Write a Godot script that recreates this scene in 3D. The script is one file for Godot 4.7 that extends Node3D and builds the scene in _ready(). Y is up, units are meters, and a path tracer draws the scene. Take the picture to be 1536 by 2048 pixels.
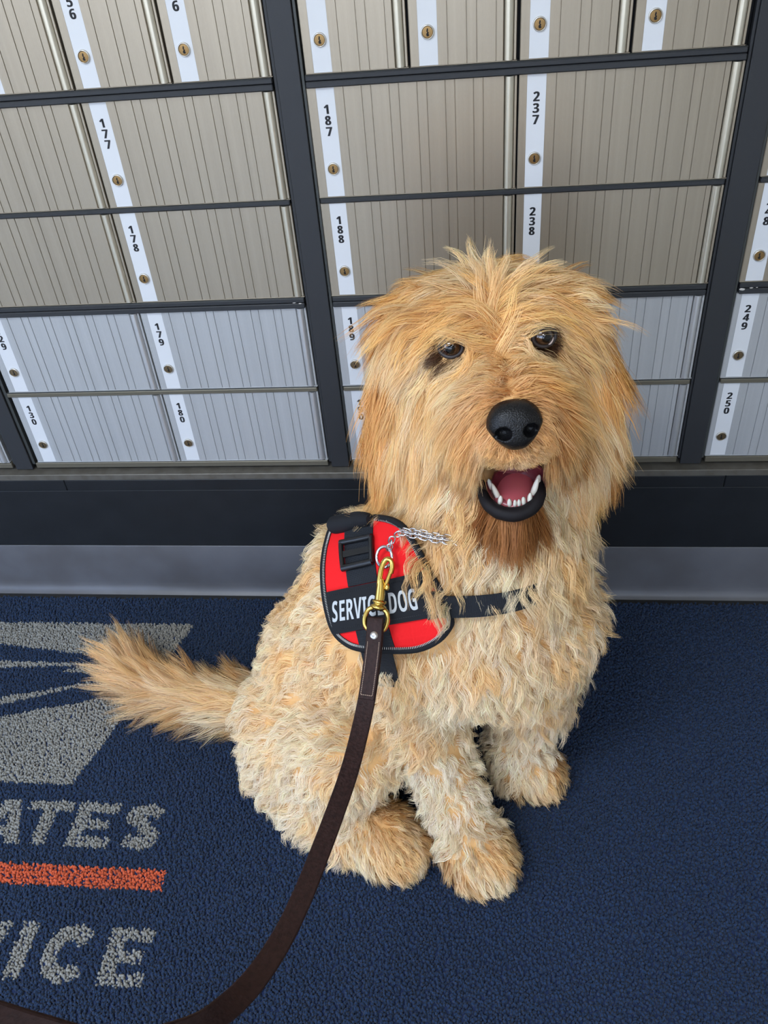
extends Node3D
# A curly golden dog in a red working vest sits on a blue entrance mat in front of a bank of numbered mailboxes.

var M := {}
var rng := RandomNumberGenerator.new()

# ---------------------------------------------------------------- mesh helper
class MB:
	var v := PackedVector3Array()
	var n := PackedVector3Array()
	var uv := PackedVector2Array()
	var ix := PackedInt32Array()
	func vert(p: Vector3, nn: Vector3, t := Vector2.ZERO) -> int:
		v.append(p); n.append(nn); uv.append(t)
		return v.size() - 1
	func face(a: int, b: int, c: int) -> void:
		var g := (v[c] - v[a]).cross(v[b] - v[a])
		if g.dot(n[a] + n[b] + n[c]) >= 0.0:
			ix.append(a); ix.append(b); ix.append(c)
		else:
			ix.append(a); ix.append(c); ix.append(b)
	func tri(a: Vector3, b: Vector3, c: Vector3, nn: Vector3) -> void:
		var i := vert(a, nn); vert(b, nn); vert(c, nn)
		face(i, i + 1, i + 2)
	func quad(a: Vector3, b: Vector3, c: Vector3, d: Vector3, nn: Vector3) -> void:
		var i := vert(a, nn, Vector2(0, 0)); vert(b, nn, Vector2(1, 0)); vert(c, nn, Vector2(1, 1)); vert(d, nn, Vector2(0, 1))
		face(i, i + 1, i + 2); face(i, i + 2, i + 3)
	# box with chamfered edges, from corner lo to corner hi
	func box(lo: Vector3, hi: Vector3, ch := 0.0, xf := Transform3D()) -> void:
		var c := (lo + hi) * 0.5
		var h := (hi - lo) * 0.5
		var r := minf(ch, minf(h.x, minf(h.y, h.z)) * 0.95)
		var ax := [Vector3.RIGHT, Vector3.UP, Vector3.BACK]
		for k in 3:
			var u: Vector3 = ax[(k + 1) % 3]; var w: Vector3 = ax[(k + 2) % 3]; var d: Vector3 = ax[k]
			var hu := h[(k + 1) % 3] - r; var hw := h[(k + 2) % 3] - r; var hd := h[k]
			for s in [-1.0, 1.0]:
				var o: Vector3 = c + d * hd * s
				quad(xf * (o - u * hu - w * hw), xf * (o + u * hu - w * hw), xf * (o + u * hu + w * hw), xf * (o - u * hu + w * hw), xf.basis * (d * s))
			if r > 0.0:
				for su in [-1.0, 1.0]:
					for sw in [-1.0, 1.0]:
						var e1: Vector3 = c + u * (hu + r) * su + w * hw * sw
						var e2: Vector3 = c + u * hu * su + w * (hw + r) * sw
						var l: Vector3 = d * (hd - r)
						quad(xf * (e1 - l), xf * (e1 + l), xf * (e2 + l), xf * (e2 - l), xf.basis * ((u * su + w * sw).normalized()))
		if r > 0.0:
			for sx in [-1.0, 1.0]:
				for sy in [-1.0, 1.0]:
					for sz in [-1.0, 1.0]:
						var q := h - Vector3.ONE * r
						var s3 := Vector3(sx, sy, sz)
						tri(xf * (c + Vector3(h.x, q.y, q.z) * s3), xf * (c + Vector3(q.x, h.y, q.z) * s3), xf * (c + Vector3(q.x, q.y, h.z) * s3), xf.basis * (s3.normalized()))
	# closed outline in the x-z plane drawn out along y, flat sides and both ends
	func extrude(outline: PackedVector2Array, y0: float, y1: float) -> void:
		var m := outline.size()
		var turn := 0.0
		for i in m:
			turn += outline[i].cross(outline[(i + 1) % m])
		var sg := 1.0 if turn > 0.0 else -1.0
		for i in m:
			var a := outline[i]; var b := outline[(i + 1) % m]
			var e := (b - a).normalized() * sg
			quad(Vector3(a.x, y0, a.y), Vector3(b.x, y0, b.y), Vector3(b.x, y1, b.y), Vector3(a.x, y1, a.y), Vector3(e.y, 0, -e.x))
		var t := Geometry2D.triangulate_polygon(outline)
		for k in range(0, t.size(), 3):
			for y in [y0, y1]:
				tri(Vector3(outline[t[k]].x, y, outline[t[k]].y), Vector3(outline[t[k + 1]].x, y, outline[t[k + 1]].y), Vector3(outline[t[k + 2]].x, y, outline[t[k + 2]].y), Vector3.UP if y == y1 else Vector3.DOWN)
	# smooth sheet through rows of points; out_hint makes the normals face that way
	func sheet(rows: Array, wrap := false, flip := false) -> void:
		var base := v.size()
		var R := rows.size()
		var C: int = rows[0].size()
		for i in R:
			for j in C:
				var pu: Vector3 = rows[mini(i + 1, R - 1)][j] - rows[maxi(i - 1, 0)][j]
				var pv: Vector3 = (rows[i][(j + 1) % C] - rows[i][(j - 1 + C) % C]) if wrap else (rows[i][mini(j + 1, C - 1)] - rows[i][maxi(j - 1, 0)])
				var q := pu.cross(pv)
				if q.length_squared() < 1e-18:
					var ii := 1 if i == 0 else R - 2
					var pv2: Vector3 = (rows[ii][(j + 1) % C] - rows[ii][(j - 1 + C) % C]) if wrap else (rows[ii][mini(j + 1, C - 1)] - rows[ii][maxi(j - 1, 0)])
					q = pu.cross(pv2)
				vert(rows[i][j], (-q if flip else q).normalized(), Vector2(float(j) / (C if wrap else C - 1), float(i) / (R - 1)))
		for i in R - 1:
			for j in (C if wrap else C - 1):
				var a := base + i * C + j; var b := base + i * C + (j + 1) % C
				var c := base + (i + 1) * C + (j + 1) % C; var d := base + (i + 1) * C + j
				face(a, b, c); face(a, c, d)
	# round tube along a path
	func tube(path: PackedVector3Array, radii: PackedFloat32Array, sides := 10, closed := false) -> void:
		var m := path.size()
		var base := v.size()
		var prev := Vector3.ZERO
		for i in m:
			var t: Vector3
			if closed:
				t = (path[(i + 1) % m] - path[(i - 1 + m) % m]).normalized()
			else:
				t = (path[mini(i + 1, m - 1)] - path[maxi(i - 1, 0)]).normalized()
			if prev == Vector3.ZERO:
				prev = t.cross(Vector3.UP if absf(t.y) < 0.9 else Vector3.RIGHT).normalized()
			prev = (prev - t * prev.dot(t)).normalized()
			var bi := t.cross(prev)
			var r := radii[mini(i, radii.size() - 1)]
			for j in sides:
				var a := TAU * j / sides
				var d := prev * cos(a) + bi * sin(a)
				vert(path[i] + d * r, d, Vector2(float(j) / sides, float(i) / m))
		for i in (m if closed else m - 1):
			for j in sides:
				var a := base + i * sides + j; var b := base + i * sides + (j + 1) % sides
				var c := base + ((i + 1) % m) * sides + (j + 1) % sides; var d := base + ((i + 1) % m) * sides + j
				face(a, b, c); face(a, c, d)
		if not closed:
			for e in [0, m - 1]:
				var nn := (path[0] - path[1]).normalized() if e == 0 else (path[m - 1] - path[m - 2]).normalized()
				var c0 := vert(path[e], nn)
				for j in sides:
					vert(v[base + e * sides + j], nn)
				for j in sides:
					face(c0, c0 + 1 + j, c0 + 1 + (j + 1) % sides)
	# profile of (radius, height) points turned about the local y axis
	func lathe(profile: PackedVector2Array, sides: int, xf := Transform3D()) -> void:
		var rows := []
		for q in profile:
			var row := PackedVector3Array()
			for j in sides:
				var a := TAU * j / sides
				row.append(xf * Vector3(q.x * cos(a), q.y, q.x * sin(a)))
			rows.append(row)
		var before := v.size()
		sheet(rows, true)
		# normals must look away from the axis
		var mid := xf * Vector3(0, (profile[0].y + profile[profile.size() - 1].y) * 0.5, 0)
		var s := 0.0
		for i in range(before, v.size()):
			s += n[i].dot(v[i] - mid)
		if s < 0.0:
			for i in range(before, v.size()):
				n[i] = -n[i]
			var start := ix.size() - (profile.size() - 1) * sides * 6
			for k in range(start, ix.size(), 3):
				var q := ix[k + 1]; ix[k + 1] = ix[k + 2]; ix[k + 2] = q
	func ball(c: Vector3, r: Vector3, seg := 12, xf := Basis()) -> void:
		var base := v.size()
		for i in seg + 1:
			var ph := PI * i / seg
			for j in seg * 2:
				var a := TAU * j / (seg * 2)
				var d := Vector3(sin(ph) * cos(a), cos(ph), sin(ph) * sin(a))
				vert(c + xf * (d * r), (xf * (d / r)).normalized(), Vector2(float(j) / (seg * 2), float(i) / seg))
		var C := seg * 2
		for i in seg:
			for j in C:
				var a := base + i * C + j; var b := base + i * C + (j + 1) % C
				face(a, b, b + C); face(a, b + C, a + C)
	func mesh() -> ArrayMesh:
		var a := []
		a.resize(Mesh.ARRAY_MAX)
		a[Mesh.ARRAY_VERTEX] = v; a[Mesh.ARRAY_NORMAL] = n; a[Mesh.ARRAY_TEX_UV] = uv; a[Mesh.ARRAY_INDEX] = ix
		var m := ArrayMesh.new()
		m.add_surface_from_arrays(Mesh.PRIMITIVE_TRIANGLES, a)
		return m

func put(m: Mesh, called: String, mat: Material, parent: Node = self) -> MeshInstance3D:
	var o := MeshInstance3D.new()
	o.name = called; o.mesh = m; o.material_override = mat
	parent.add_child(o, true)
	return o

var taken := {}
func numbered(called: String) -> String:
	taken[called] = taken.get(called, -1) + 1
	return called if taken[called] == 0 else "%s_%03d" % [called, taken[called]]

func thing(called: String, label: String, category: String, at := Vector3.ZERO, group := "") -> Node3D:
	var o := Node3D.new()
	o.name = numbered(called)
	add_child(o, true)
	o.position = at
	tag(o, label, category, group)
	return o

func tag(o: Node, label: String, category: String, group := "", kind := "") -> void:
	o.set_meta("label", label); o.set_meta("category", category)
	if group: o.set_meta("group", group)
	if kind: o.set_meta("kind", kind)

func structure(o: Node, label := "", category := "") -> void:
	o.set_meta("kind", "structure")
	if label: o.set_meta("label", label)
	if category: o.set_meta("category", category)

func rgb8(r: float, g: float, b: float) -> Color:
	return Color(r / 255.0, g / 255.0, b / 255.0)

func mat(called: String, c: Color, rough := 0.6, metal := 0.0, spec := 0.5) -> StandardMaterial3D:
	var m := StandardMaterial3D.new()
	m.resource_name = called
	m.albedo_color = c; m.roughness = rough; m.metallic = metal; m.metallic_specular = spec
	M[called] = m
	return m

func noise_tex(freq: float, size := 512, ramp: Array = [], octaves := 4, seed_ := 1, normal := false) -> NoiseTexture2D:
	var f := FastNoiseLite.new()
	f.seed = seed_; f.frequency = freq; f.fractal_octaves = octaves
	f.noise_type = FastNoiseLite.TYPE_SIMPLEX_SMOOTH
	var t := NoiseTexture2D.new()
	t.width = size; t.height = size; t.seamless = true; t.noise = f
	t.as_normal_map = normal
	if ramp:
		var g := Gradient.new()
		g.offsets = PackedFloat32Array(ramp[0]); g.colors = PackedColorArray(ramp[1])
		t.color_ramp = g
	return t

# ---------------------------------------------------------------- camera, sky, lamps
func camera_and_light() -> void:
	var cam := Camera3D.new()
	cam.name = "camera"
	cam.fov = 63.383
	cam.near = 0.02
	cam.far = 60.0
	add_child(cam)
	cam.position = Vector3(0.1942, 1.2057, 1.2502)
	cam.rotation = Vector3(deg_to_rad(-38.506), deg_to_rad(8.856), deg_to_rad(-5.667))
	cam.current = true
	var sky_mat := ProceduralSkyMaterial.new()
	sky_mat.sky_top_color = Color(0.50, 0.64, 0.86)
	sky_mat.sky_horizon_color = Color(0.86, 0.90, 0.95)
	sky_mat.ground_bottom_color = Color(0.50, 0.50, 0.50)
	sky_mat.ground_horizon_color = Color(0.66, 0.66, 0.66)
	sky_mat.energy_multiplier = SKY_ENERGY
	var sky := Sky.new()
	sky.sky_material = sky_mat
	var env := Environment.new()
	env.background_mode = Environment.BG_SKY
	env.sky = sky
	env.tonemap_mode = Environment.TONE_MAPPER_LINEAR
	env.tonemap_exposure = EXPOSURE
	env.sdfgi_enabled = true
	env.ssao_enabled = true
	env.ssil_enabled = true
	var we := WorldEnvironment.new()
	we.name = "environment"
	we.environment = env
	add_child(we)

const SKY_ENERGY := 6.0
const EXPOSURE := 1.34

func ceiling_lamp(x: float, z: float, power: float, label: String) -> void:
	var t := thing("ceiling_lamp", label, "lamp", Vector3(x, 2.66, z), "ceiling panels above the mailbox lobby")
	var f := MB.new()
	for s in [-1.0, 1.0]:
		f.box(Vector3(-0.62, 0.0, 0.30 * s - 0.012), Vector3(0.62, 0.035, 0.30 * s + 0.012), 0.003)
		f.box(Vector3(0.61 * s - 0.012, 0.0, -0.288), Vector3(0.61 * s + 0.012, 0.035, 0.288), 0.003)
	put(f.mesh(), "frame", M.white_paint, t)
	var d := MB.new()
	d.box(Vector3(-0.597, 0.012, -0.287), Vector3(0.597, 0.03, 0.287))
	put(d.mesh(), "diffuser", M.lamp_glow, t)
	var a := AreaLight3D.new()
	a.name = "panel_glow"
	a.area_size = Vector2(1.18, 0.56)
	a.light_energy = power
	a.light_color = Color(0.90, 0.945, 1.0)
	a.shadow_enabled = true
	a.set("area_range", 9.0)
	t.add_child(a, true)
	a.position = Vector3(0, 0.004, 0)
	a.rotation = Vector3(-PI / 2, 0, 0)

func room() -> void:
	mat("white_paint", Color(0.86, 0.86, 0.84), 0.6)
	var lg := mat("lamp_glow", Color(0.95, 0.95, 0.93), 0.5)
	lg.emission_enabled = true; lg.emission = Color(0.90, 0.945, 1.0); lg.emission_energy_multiplier = 2.0
	var wall := mat("wall_paint", Color(0.80, 0.78, 0.74), 0.75)
	wall.heightmap_enabled = true; wall.heightmap_texture = noise_tex(0.08, 256); wall.heightmap_scale = 0.05
	wall.uv1_triplanar = true; wall.uv1_world_triplanar = true; wall.uv1_scale = Vector3(2, 2, 2)
	var tile := mat("floor_vinyl", Color(0.62, 0.61, 0.58), 0.45)
	tile.albedo_texture = noise_tex(0.05, 512, [[0.0, 0.5, 1.0], [Color(0.82, 0.82, 0.80), Color(0.95, 0.94, 0.92), Color(1, 1, 1)]])
	tile.uv1_triplanar = true; tile.uv1_world_triplanar = true
	mat("dark_frame", Color(0.10, 0.11, 0.12), 0.4, 0.6)
	var gl := mat("window_glass", Color(0.9, 0.95, 1.0, 0.08), 0.02)
	gl.transparency = BaseMaterial3D.TRANSPARENCY_ALPHA
	var x0 := -3.0; var x1 := 2.6; var z1 := 4.4; var h := 2.7
	var b := MB.new()
	b.box(Vector3(x0 - 0.15, -0.15, -0.25), Vector3(x1 + 0.15, 0.0, z1 + 0.15))
	structure(put(b.mesh(), "floor", M.floor_vinyl), "pale vinyl lobby floor under the mat", "floor")
	b = MB.new()
	b.box(Vector3(x0 - 0.15, h, -0.25), Vector3(x1 + 0.15, h + 0.15, z1 + 0.15))
	structure(put(b.mesh(), "ceiling", M.white_paint), "white lobby ceiling", "ceiling")
	b = MB.new()
	b.box(Vector3(x0 - 0.15, 0, -0.25), Vector3(x1 + 0.15, h, -0.055))
	structure(put(b.mesh(), "wall_back", M.wall_paint), "painted wall that carries the mailboxes", "wall")
	b = MB.new()
	b.box(Vector3(x1, 0, -0.055), Vector3(x1 + 0.15, h, z1))
	structure(put(b.mesh(), "wall_right", M.wall_paint), "plain painted side wall of the lobby", "wall")
	# left wall and front wall carry storefront windows
	b = MB.new()
	b.box(Vector3(x0 - 0.15, 0, -0.055), Vector3(x0, 0.35, z1))
	b.box(Vector3(x0 - 0.15, 2.45, -0.055), Vector3(x0, h, z1))
	b.box(Vector3(x0 - 0.15, 0.35, -0.055), Vector3(x0, 2.45, 1.2))
	b.box(Vector3(x0 - 0.15, 0.35, 4.1), Vector3(x0, 2.45, z1))
	structure(put(b.mesh(), "wall_left", M.wall_paint), "painted side wall around a tall window", "wall")
	b = MB.new()
	b.box(Vector3(x0 - 0.15, 0, z1), Vector3(x1 + 0.15, 0.15, z1 + 0.15))
	b.box(Vector3(x0 - 0.15, 2.5, z1), Vector3(x1 + 0.15, h, z1 + 0.15))
	b.box(Vector3(x0 - 0.15, 0.15, z1), Vector3(-2.7, 2.5, z1 + 0.15))
	b.box(Vector3(0.6, 0.15, z1), Vector3(x1 + 0.15, 2.5, z1 + 0.15))
	structure(put(b.mesh(), "wall_front", M.wall_paint), "front wall around the storefront glazing", "wall")
	window("window_1", Vector3(-2.7, 0.15, z1 + 0.05), Vector3(0.6, 2.5, z1 + 0.05), 3)
	window("window_2", Vector3(x0 - 0.08, 0.35, 1.2), Vector3(x0 - 0.08, 2.45, 4.1), 3)
	ceiling_lamp(-0.85, 1.75, 4.0, "white ceiling panel lamp over the left part of the lobby")
	ceiling_lamp(0.7, 3.2, 2.6, "white ceiling panel lamp over the right part of the lobby")

func window(called: String, lo: Vector3, hi: Vector3, panes: int) -> void:
	var w := Node3D.new()
	w.name = called
	add_child(w, true)
	structure(w, "storefront window with a dark metal frame", "window")
	var along_z := lo.x == hi.x
	var q := Vector3(0.03, 0, 0) if along_z else Vector3(0, 0, 0.03)
	var u := (Vector3.BACK if along_z else Vector3.RIGHT)
	var L := (hi - lo).dot(u)
	var f := MB.new()
	f.box(lo - q, Vector3(hi.x, lo.y + 0.06, hi.z) + q, 0.004)
	f.box(Vector3(lo.x, hi.y - 0.06, lo.z) - q, hi + q, 0.004)
	for k in panes + 1:
		var c := lo + u * L * k / panes
		f.box(c - u * 0.03 - q + Vector3(0, 0.06, 0), c + u * 0.03 + q + Vector3(0, hi.y - lo.y - 0.06, 0), 0.004)
	put(f.mesh(), "frame", M.dark_frame, w)
	for k in panes:
		var g := MB.new()
		var a := lo + u * (L * k / panes + 0.03) + Vector3(0, 0.06, 0)
		var c := lo + u * (L * (k + 1) / panes - 0.03) + Vector3(0, hi.y - lo.y - 0.06, 0)
		g.quad(a, Vector3(c.x, a.y, c.z), c, Vector3(a.x, c.y, a.z), Vector3.LEFT if along_z else Vector3.BACK)
		put(g.mesh(), "pane", M.window_glass, w)

# ---------------------------------------------------------------- mailboxes
var door_cache := {}

func door_outline(w: float, s0: float, s1: float, hx: float) -> PackedVector2Array:
	# seen from above, front towards +z: flat lock stile, grooved face, hinge edge
	var o := PackedVector2Array()
	var gd := 0.0016
	var gw := 0.0013
	o.append(Vector2(0, -0.012)); o.append(Vector2(0, -0.001)); o.append(Vector2(0.001, 0.0))
	o.append(Vector2(s0, 0.0)); o.append(Vector2(s0, -0.0008)); o.append(Vector2(s1, -0.0008)); o.append(Vector2(s1, 0.0))
	var x := s1 + 0.0125
	var k := 0
	while x < hx - 0.009:
		o.append(Vector2(x, 0.0)); o.append(Vector2(x + 0.0003, -gd)); o.append(Vector2(x + gw - 0.0004, -gd)); o.append(Vector2(x + gw, 0.0))
		x += 0.0253 if k % 2 == 0 else 0.0132
		k += 1
	o.append(Vector2(hx - 0.0015, 0.0)); o.append(Vector2(hx, -0.003)); o.append(Vector2(hx, -0.012))
	return o

func mailbox(sx: float, y0: float, y1: float, w: float, stile: float, finish: Material, digits: String, label: String, group: String) -> void:
	# sx: middle of the white strip; stile: metal left of the strip
	var left := sx - 0.0129 - stile
	var t := thing("mailbox", label, "mailbox", Vector3(left, y0, 0), group)
	var H := y1 - y0
	var hx := w - 0.0175
	var key := "%.4f %.4f %.4f" % [w, H, stile]
	if not door_cache.has(key):
		var d := MB.new()
		d.extrude(door_outline(w, stile, stile + 0.0258, hx), 0.0006, H - 0.0006)
		var fr := MB.new()
		fr.box(Vector3(hx + 0.0128, 0.0006, -0.012), Vector3(w - 0.0012, H - 0.0006, -0.0002), 0.0006)
		fr.box(Vector3(0.0, -0.0004, -0.0125), Vector3(w, 0.0005, 0.0012), 0.0003)
		var hg := MB.new()
		hg.tube(PackedVector3Array([Vector3(hx + 0.0064, 0.001, -0.0022), Vector3(hx + 0.0064, H * 0.5, -0.0022), Vector3(hx + 0.0064, H - 0.001, -0.0022)]), PackedFloat32Array([0.0060]), 20)
		var st := MB.new()
		st.box(Vector3(stile + 0.0001, 0.0008, -0.0008), Vector3(stile + 0.0257, H - 0.0008, -0.0002), 0.0001)
		door_cache[key] = [d.mesh(), fr.mesh(), hg.mesh(), st.mesh()]
	var c: Array = door_cache[key]
	put(c[0], "door", finish, t)
	put(c[1], "door_frame", finish, t)
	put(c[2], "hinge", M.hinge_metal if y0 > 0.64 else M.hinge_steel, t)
	put(c[3], "label_strip", M.label_white, t)
	if digits:
		var tm := TextMesh.new()
		tm.text = "\n".join(digits.split(""))
		tm.font = M.font_bold
		tm.font_size = 64
		tm.pixel_size = 0.000262
		tm.depth = 0.0002
		tm.line_spacing = -20.0
		tm.horizontal_alignment = HORIZONTAL_ALIGNMENT_CENTER
		tm.vertical_alignment = VERTICAL_ALIGNMENT_CENTER
		# heavier strokes: the same figures laid side by side, a hair apart, in one mesh
		var nb := ArrayMesh.new()
		var st := SurfaceTool.new()
		st.begin(Mesh.PRIMITIVE_TRIANGLES)
		for dx in [-0.00042, 0.0, 0.00042]:
			st.append_from(tm, 0, Transform3D(Basis(), Vector3(dx, 0, absf(dx) * 0.05)))
		nb = st.commit()
		var o := put(nb, "number", M.ink, t)
		o.position = Vector3(stile + 0.0129, 0.1063, -0.00015)
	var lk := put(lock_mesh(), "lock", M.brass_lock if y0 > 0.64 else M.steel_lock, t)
	lk.position = Vector3(stile + 0.0129, 0.0405, -0.0002)
	var ring := put(lock_ring(), "lock_ring", M.nickel, lk)
	ring.position = Vector3.ZERO
	put(keyhole_mesh(), "keyhole", M.keyhole_black, lk)

var lm: ArrayMesh
var lr: ArrayMesh
var kh: ArrayMesh
func lock_mesh() -> ArrayMesh:
	if lm == null:
		var b := MB.new()
		b.lathe(PackedVector2Array([Vector2(0.0, 0.0018), Vector2(0.0066, 0.0018), Vector2(0.0070, 0.0014), Vector2(0.0070, 0.0)]), 28, Transform3D(Basis(Vector3.RIGHT, PI / 2), Vector3.ZERO))
		lm = b.mesh()
	return lm
func lock_ring() -> ArrayMesh:
	if lr == null:
		var b := MB.new()
		b.lathe(PackedVector2Array([Vector2(0.0071, 0.0005), Vector2(0.0073, 0.0022), Vector2(0.0079, 0.0026), Vector2(0.0086, 0.0020), Vector2(0.0091, 0.0)]), 32, Transform3D(Basis(Vector3.RIGHT, PI / 2), Vector3.ZERO))
		lr = b.mesh()
	return lr
func keyhole_mesh() -> ArrayMesh:
	if kh == null:
		var b := MB.new()
		var z := 0.00195
		var zig := [[-0.0005, 0.0046, 0.0005], [-0.0012, 0.0024, 0.0010], [-0.0013, 0.0008, 0.0004], [-0.0003, -0.0004, 0.0018], [-0.0018, -0.0018, 0.0013], [-0.0016, -0.0036, 0.0021], [-0.0009, -0.0047, 0.0012]]
		for i in zig.size() - 1:
			var p = zig[i]; var q = zig[i + 1]
			b.quad(Vector3(p[0], p[1], z), Vector3(p[2], p[1], z), Vector3(q[2], q[1], z), Vector3(q[0], q[1], z), Vector3.BACK)
		kh = b.mesh()
	return kh

func brushed(seed_: int) -> ImageTexture:
	# fine vertical draw lines of the extruded aluminium
	var im := Image.create(512, 256, false, Image.FORMAT_RGB8)
	var r := RandomNumberGenerator.new()
	r.seed = seed_
	var cols := PackedFloat32Array()
	var run := 0.0
	for x in 512:
		run = run * 0.86 + r.randf_range(-1, 1) * 0.5
		cols.append(run)
	for y in 256:
		for x in 512:
			var g := 0.955 + 0.014 * cols[x] + r.randf_range(-0.008, 0.008)
			im.set_pixel(x, y, Color(g, g, g * 0.996))
	return ImageTexture.create_from_image(im)

func mailboxes() -> void:
	var font := SystemFont.new()
	font.font_names = PackedStringArray(["Droid Sans"])
	font.font_weight = 700
	M["font_bold"] = font
	# two makes of module: champagne doors with brass locks above the thick rail,
	# clear satin doors with dark steel locks below it (hinges, frames and locks differ too)
	var draw_lines := brushed(5)
	var champagne := mat("champagne_aluminium", rgb8(173, 161, 143), 0.36, 0.62)
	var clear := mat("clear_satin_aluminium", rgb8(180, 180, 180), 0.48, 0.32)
	for m in [champagne, clear]:
		m.albedo_texture = draw_lines
		m.uv1_triplanar = true; m.uv1_world_triplanar = true
		m.uv1_scale = Vector3(3.1, 1.4, 3.1)
	mat("hinge_metal", rgb8(205, 198, 180), 0.34, 0.75)
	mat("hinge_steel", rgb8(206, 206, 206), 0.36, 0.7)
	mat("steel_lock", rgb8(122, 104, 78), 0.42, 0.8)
	mat("label_white", rgb8(203, 203, 203), 0.5)
	mat("ink", rgb8(46, 46, 48), 0.6)
	mat("brass_lock", rgb8(150, 120, 78), 0.38, 0.85)
	mat("nickel", rgb8(205, 200, 190), 0.28, 0.9)
	mat("keyhole_black", rgb8(16, 13, 12), 0.8)
	var powder := mat("black_powder_coat", rgb8(41, 42, 44), 0.5, 0.0, 0.45)
	powder.heightmap_enabled = true; powder.heightmap_texture = noise_tex(0.3, 256); powder.heightmap_scale = 0.012
	powder.uv1_triplanar = true; powder.uv1_world_triplanar = true; powder.uv1_scale = Vector3(9, 9, 9)
	mat("rail_metal", rgb8(66, 68, 66), 0.42, 0.3)
	mat("bronze_rail", rgb8(104, 98, 84), 0.45, 0.4)
	mat("gap_black", rgb8(12, 12, 14), 0.8)
	# rows: bottom and top of the doors
	var rows := [[0.3261, 0.4723], [0.4828, 0.6302], [0.649, 0.7965], [0.8053, 0.955]]
	# columns: strip middle, width, metal left of the strip, first number of the four from the top
	var cols := [
		{"s": -0.6458, "w": 0.2890, "st": 0.0125, "no": 127}, {"s": -0.3568, "w": 0.2855, "st": 0.0112, "no": 177},
		{"s": -0.0250, "w": 0.2915, "st": 0.0132, "no": 187}, {"s": 0.2655, "w": 0.2935, "st": 0.0108, "no": 237},
		{"s": 0.6022, "w": 0.2890, "st": 0.0085, "no": 247}]
	for ci in cols.size():
		var c = cols[ci]
		for r in 4:
			var no: int = c.no + 3 - r
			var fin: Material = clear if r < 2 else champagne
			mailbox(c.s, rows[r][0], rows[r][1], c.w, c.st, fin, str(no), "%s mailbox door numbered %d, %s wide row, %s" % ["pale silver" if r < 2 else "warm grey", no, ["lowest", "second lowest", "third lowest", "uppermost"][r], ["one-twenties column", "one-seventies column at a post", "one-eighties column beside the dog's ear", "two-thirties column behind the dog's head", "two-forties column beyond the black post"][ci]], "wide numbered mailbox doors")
	# unnumbered neighbours that only show an edge
	for r in 4:
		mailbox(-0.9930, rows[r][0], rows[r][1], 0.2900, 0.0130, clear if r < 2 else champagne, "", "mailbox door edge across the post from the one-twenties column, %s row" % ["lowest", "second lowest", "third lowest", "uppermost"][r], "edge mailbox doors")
	# narrow doors of the row above
	var narrow := [[-0.6458, "", "narrow mailbox door topping the one-twenties column"], [-0.5025, "", "narrow mailbox door above the hinge side of the one-twenties column"], [-0.3576, "156", "narrow mailbox door with a number ending in 56 above door 177"], [-0.2130, "166", "narrow mailbox door with a number ending in 6, right of the one ending in 56"], [-0.0242, "", "narrow mailbox door above the numbered strips of the one-eighties column"], [0.1207, "", "narrow mailbox door above the hinge side of the one-eighties column"], [0.2668, "", "narrow mailbox door above the numbered strips of the two-thirties column"], [0.4125, "", "narrow mailbox door above the hinge side of the two-thirties column"], [0.6022, "", "narrow mailbox door topping the two-forties column"]]
	for a in narrow:
		mailbox(a[0], 0.9725, 1.121, 0.1425 if a[0] < 0.6 else 0.139, 0.0118 if a[0] < 0.6 else 0.0085, champagne, a[1], a[2], "narrow mailbox doors of the upper row")
	# dark frame that carries the doors
	var f := thing("mailbox_cabinet", "black powder-coated cabinet of posts and rails around the mailbox doors", "cabinet", Vector3.ZERO)
	var back := MB.new()
	back.box(Vector3(-1.3, 0.318, -0.055), Vector3(1.5, 1.15, -0.0160))
	put(back.mesh(), "backing", M.gap_black, f)
	for x in [[-0.7190, -0.6845, -0.7240, -0.7194, -0.6839, -0.6780], [-0.0899, -0.0566, -0.0948, -0.0903, -0.0560, -0.0516], [0.5401, 0.5757, 0.5358, 0.5396, 0.5762, 0.5802], [0.8875, 0.92, 0.8728, 0.8868, 0.9206, 0.9256]]:
		var p := MB.new()
		p.box(Vector3(x[0], 0.311, -0.03), Vector3(x[1], 1.15, 0.0035), 0.0008)
		put(p.mesh(), "post", M.black_powder_coat, f)
		for s in [0, 1]:
			var lip := MB.new()
			lip.box(Vector3(x[2 + s * 2], 0.3205, -0.03), Vector3(x[3 + s * 2], 1.15, -0.0005), 0.0006)
			put(lip.mesh(), "post_lip", M.rail_metal if s == 1 else M.black_powder_coat, f)
	var spans := [[-1.0, -0.726], [-0.676, -0.0965], [-0.05, 0.5335], [0.5825, 0.881]]
	for s in spans:
		for r in [[0.955, 0.9725, true], [0.7965, 0.8053, false], [0.6302, 0.649, true], [0.4723, 0.4828, false], [1.121, 1.15, true]]:
			var b := MB.new()
			if r[2]:
				var mid: float = (r[0] + r[1]) * 0.5
				b.box(Vector3(s[0], r[0] + 0.0004, -0.02), Vector3(s[1], mid - 0.0004, 0.005), 0.0012)
				b.box(Vector3(s[0], mid + 0.0002, -0.02), Vector3(s[1], r[1] - 0.0015, 0.0035), 0.0012)
			else:
				b.box(Vector3(s[0], r[0] + 0.0004, -0.02), Vector3(s[1], r[1] - 0.0015, 0.0035), 0.0015)
			put(b.mesh(), "rail", M.bronze_rail if r[0] < 0.5 else M.black_powder_coat, f)
			var top := MB.new()
			top.box(Vector3(s[0], r[1] - 0.0015, -0.012), Vector3(s[1], r[1] - 0.0009, 0.003), 0.0002)
			put(top.mesh(), "rail_cap", M.rail_metal, f)
		var lowr := MB.new()
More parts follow.
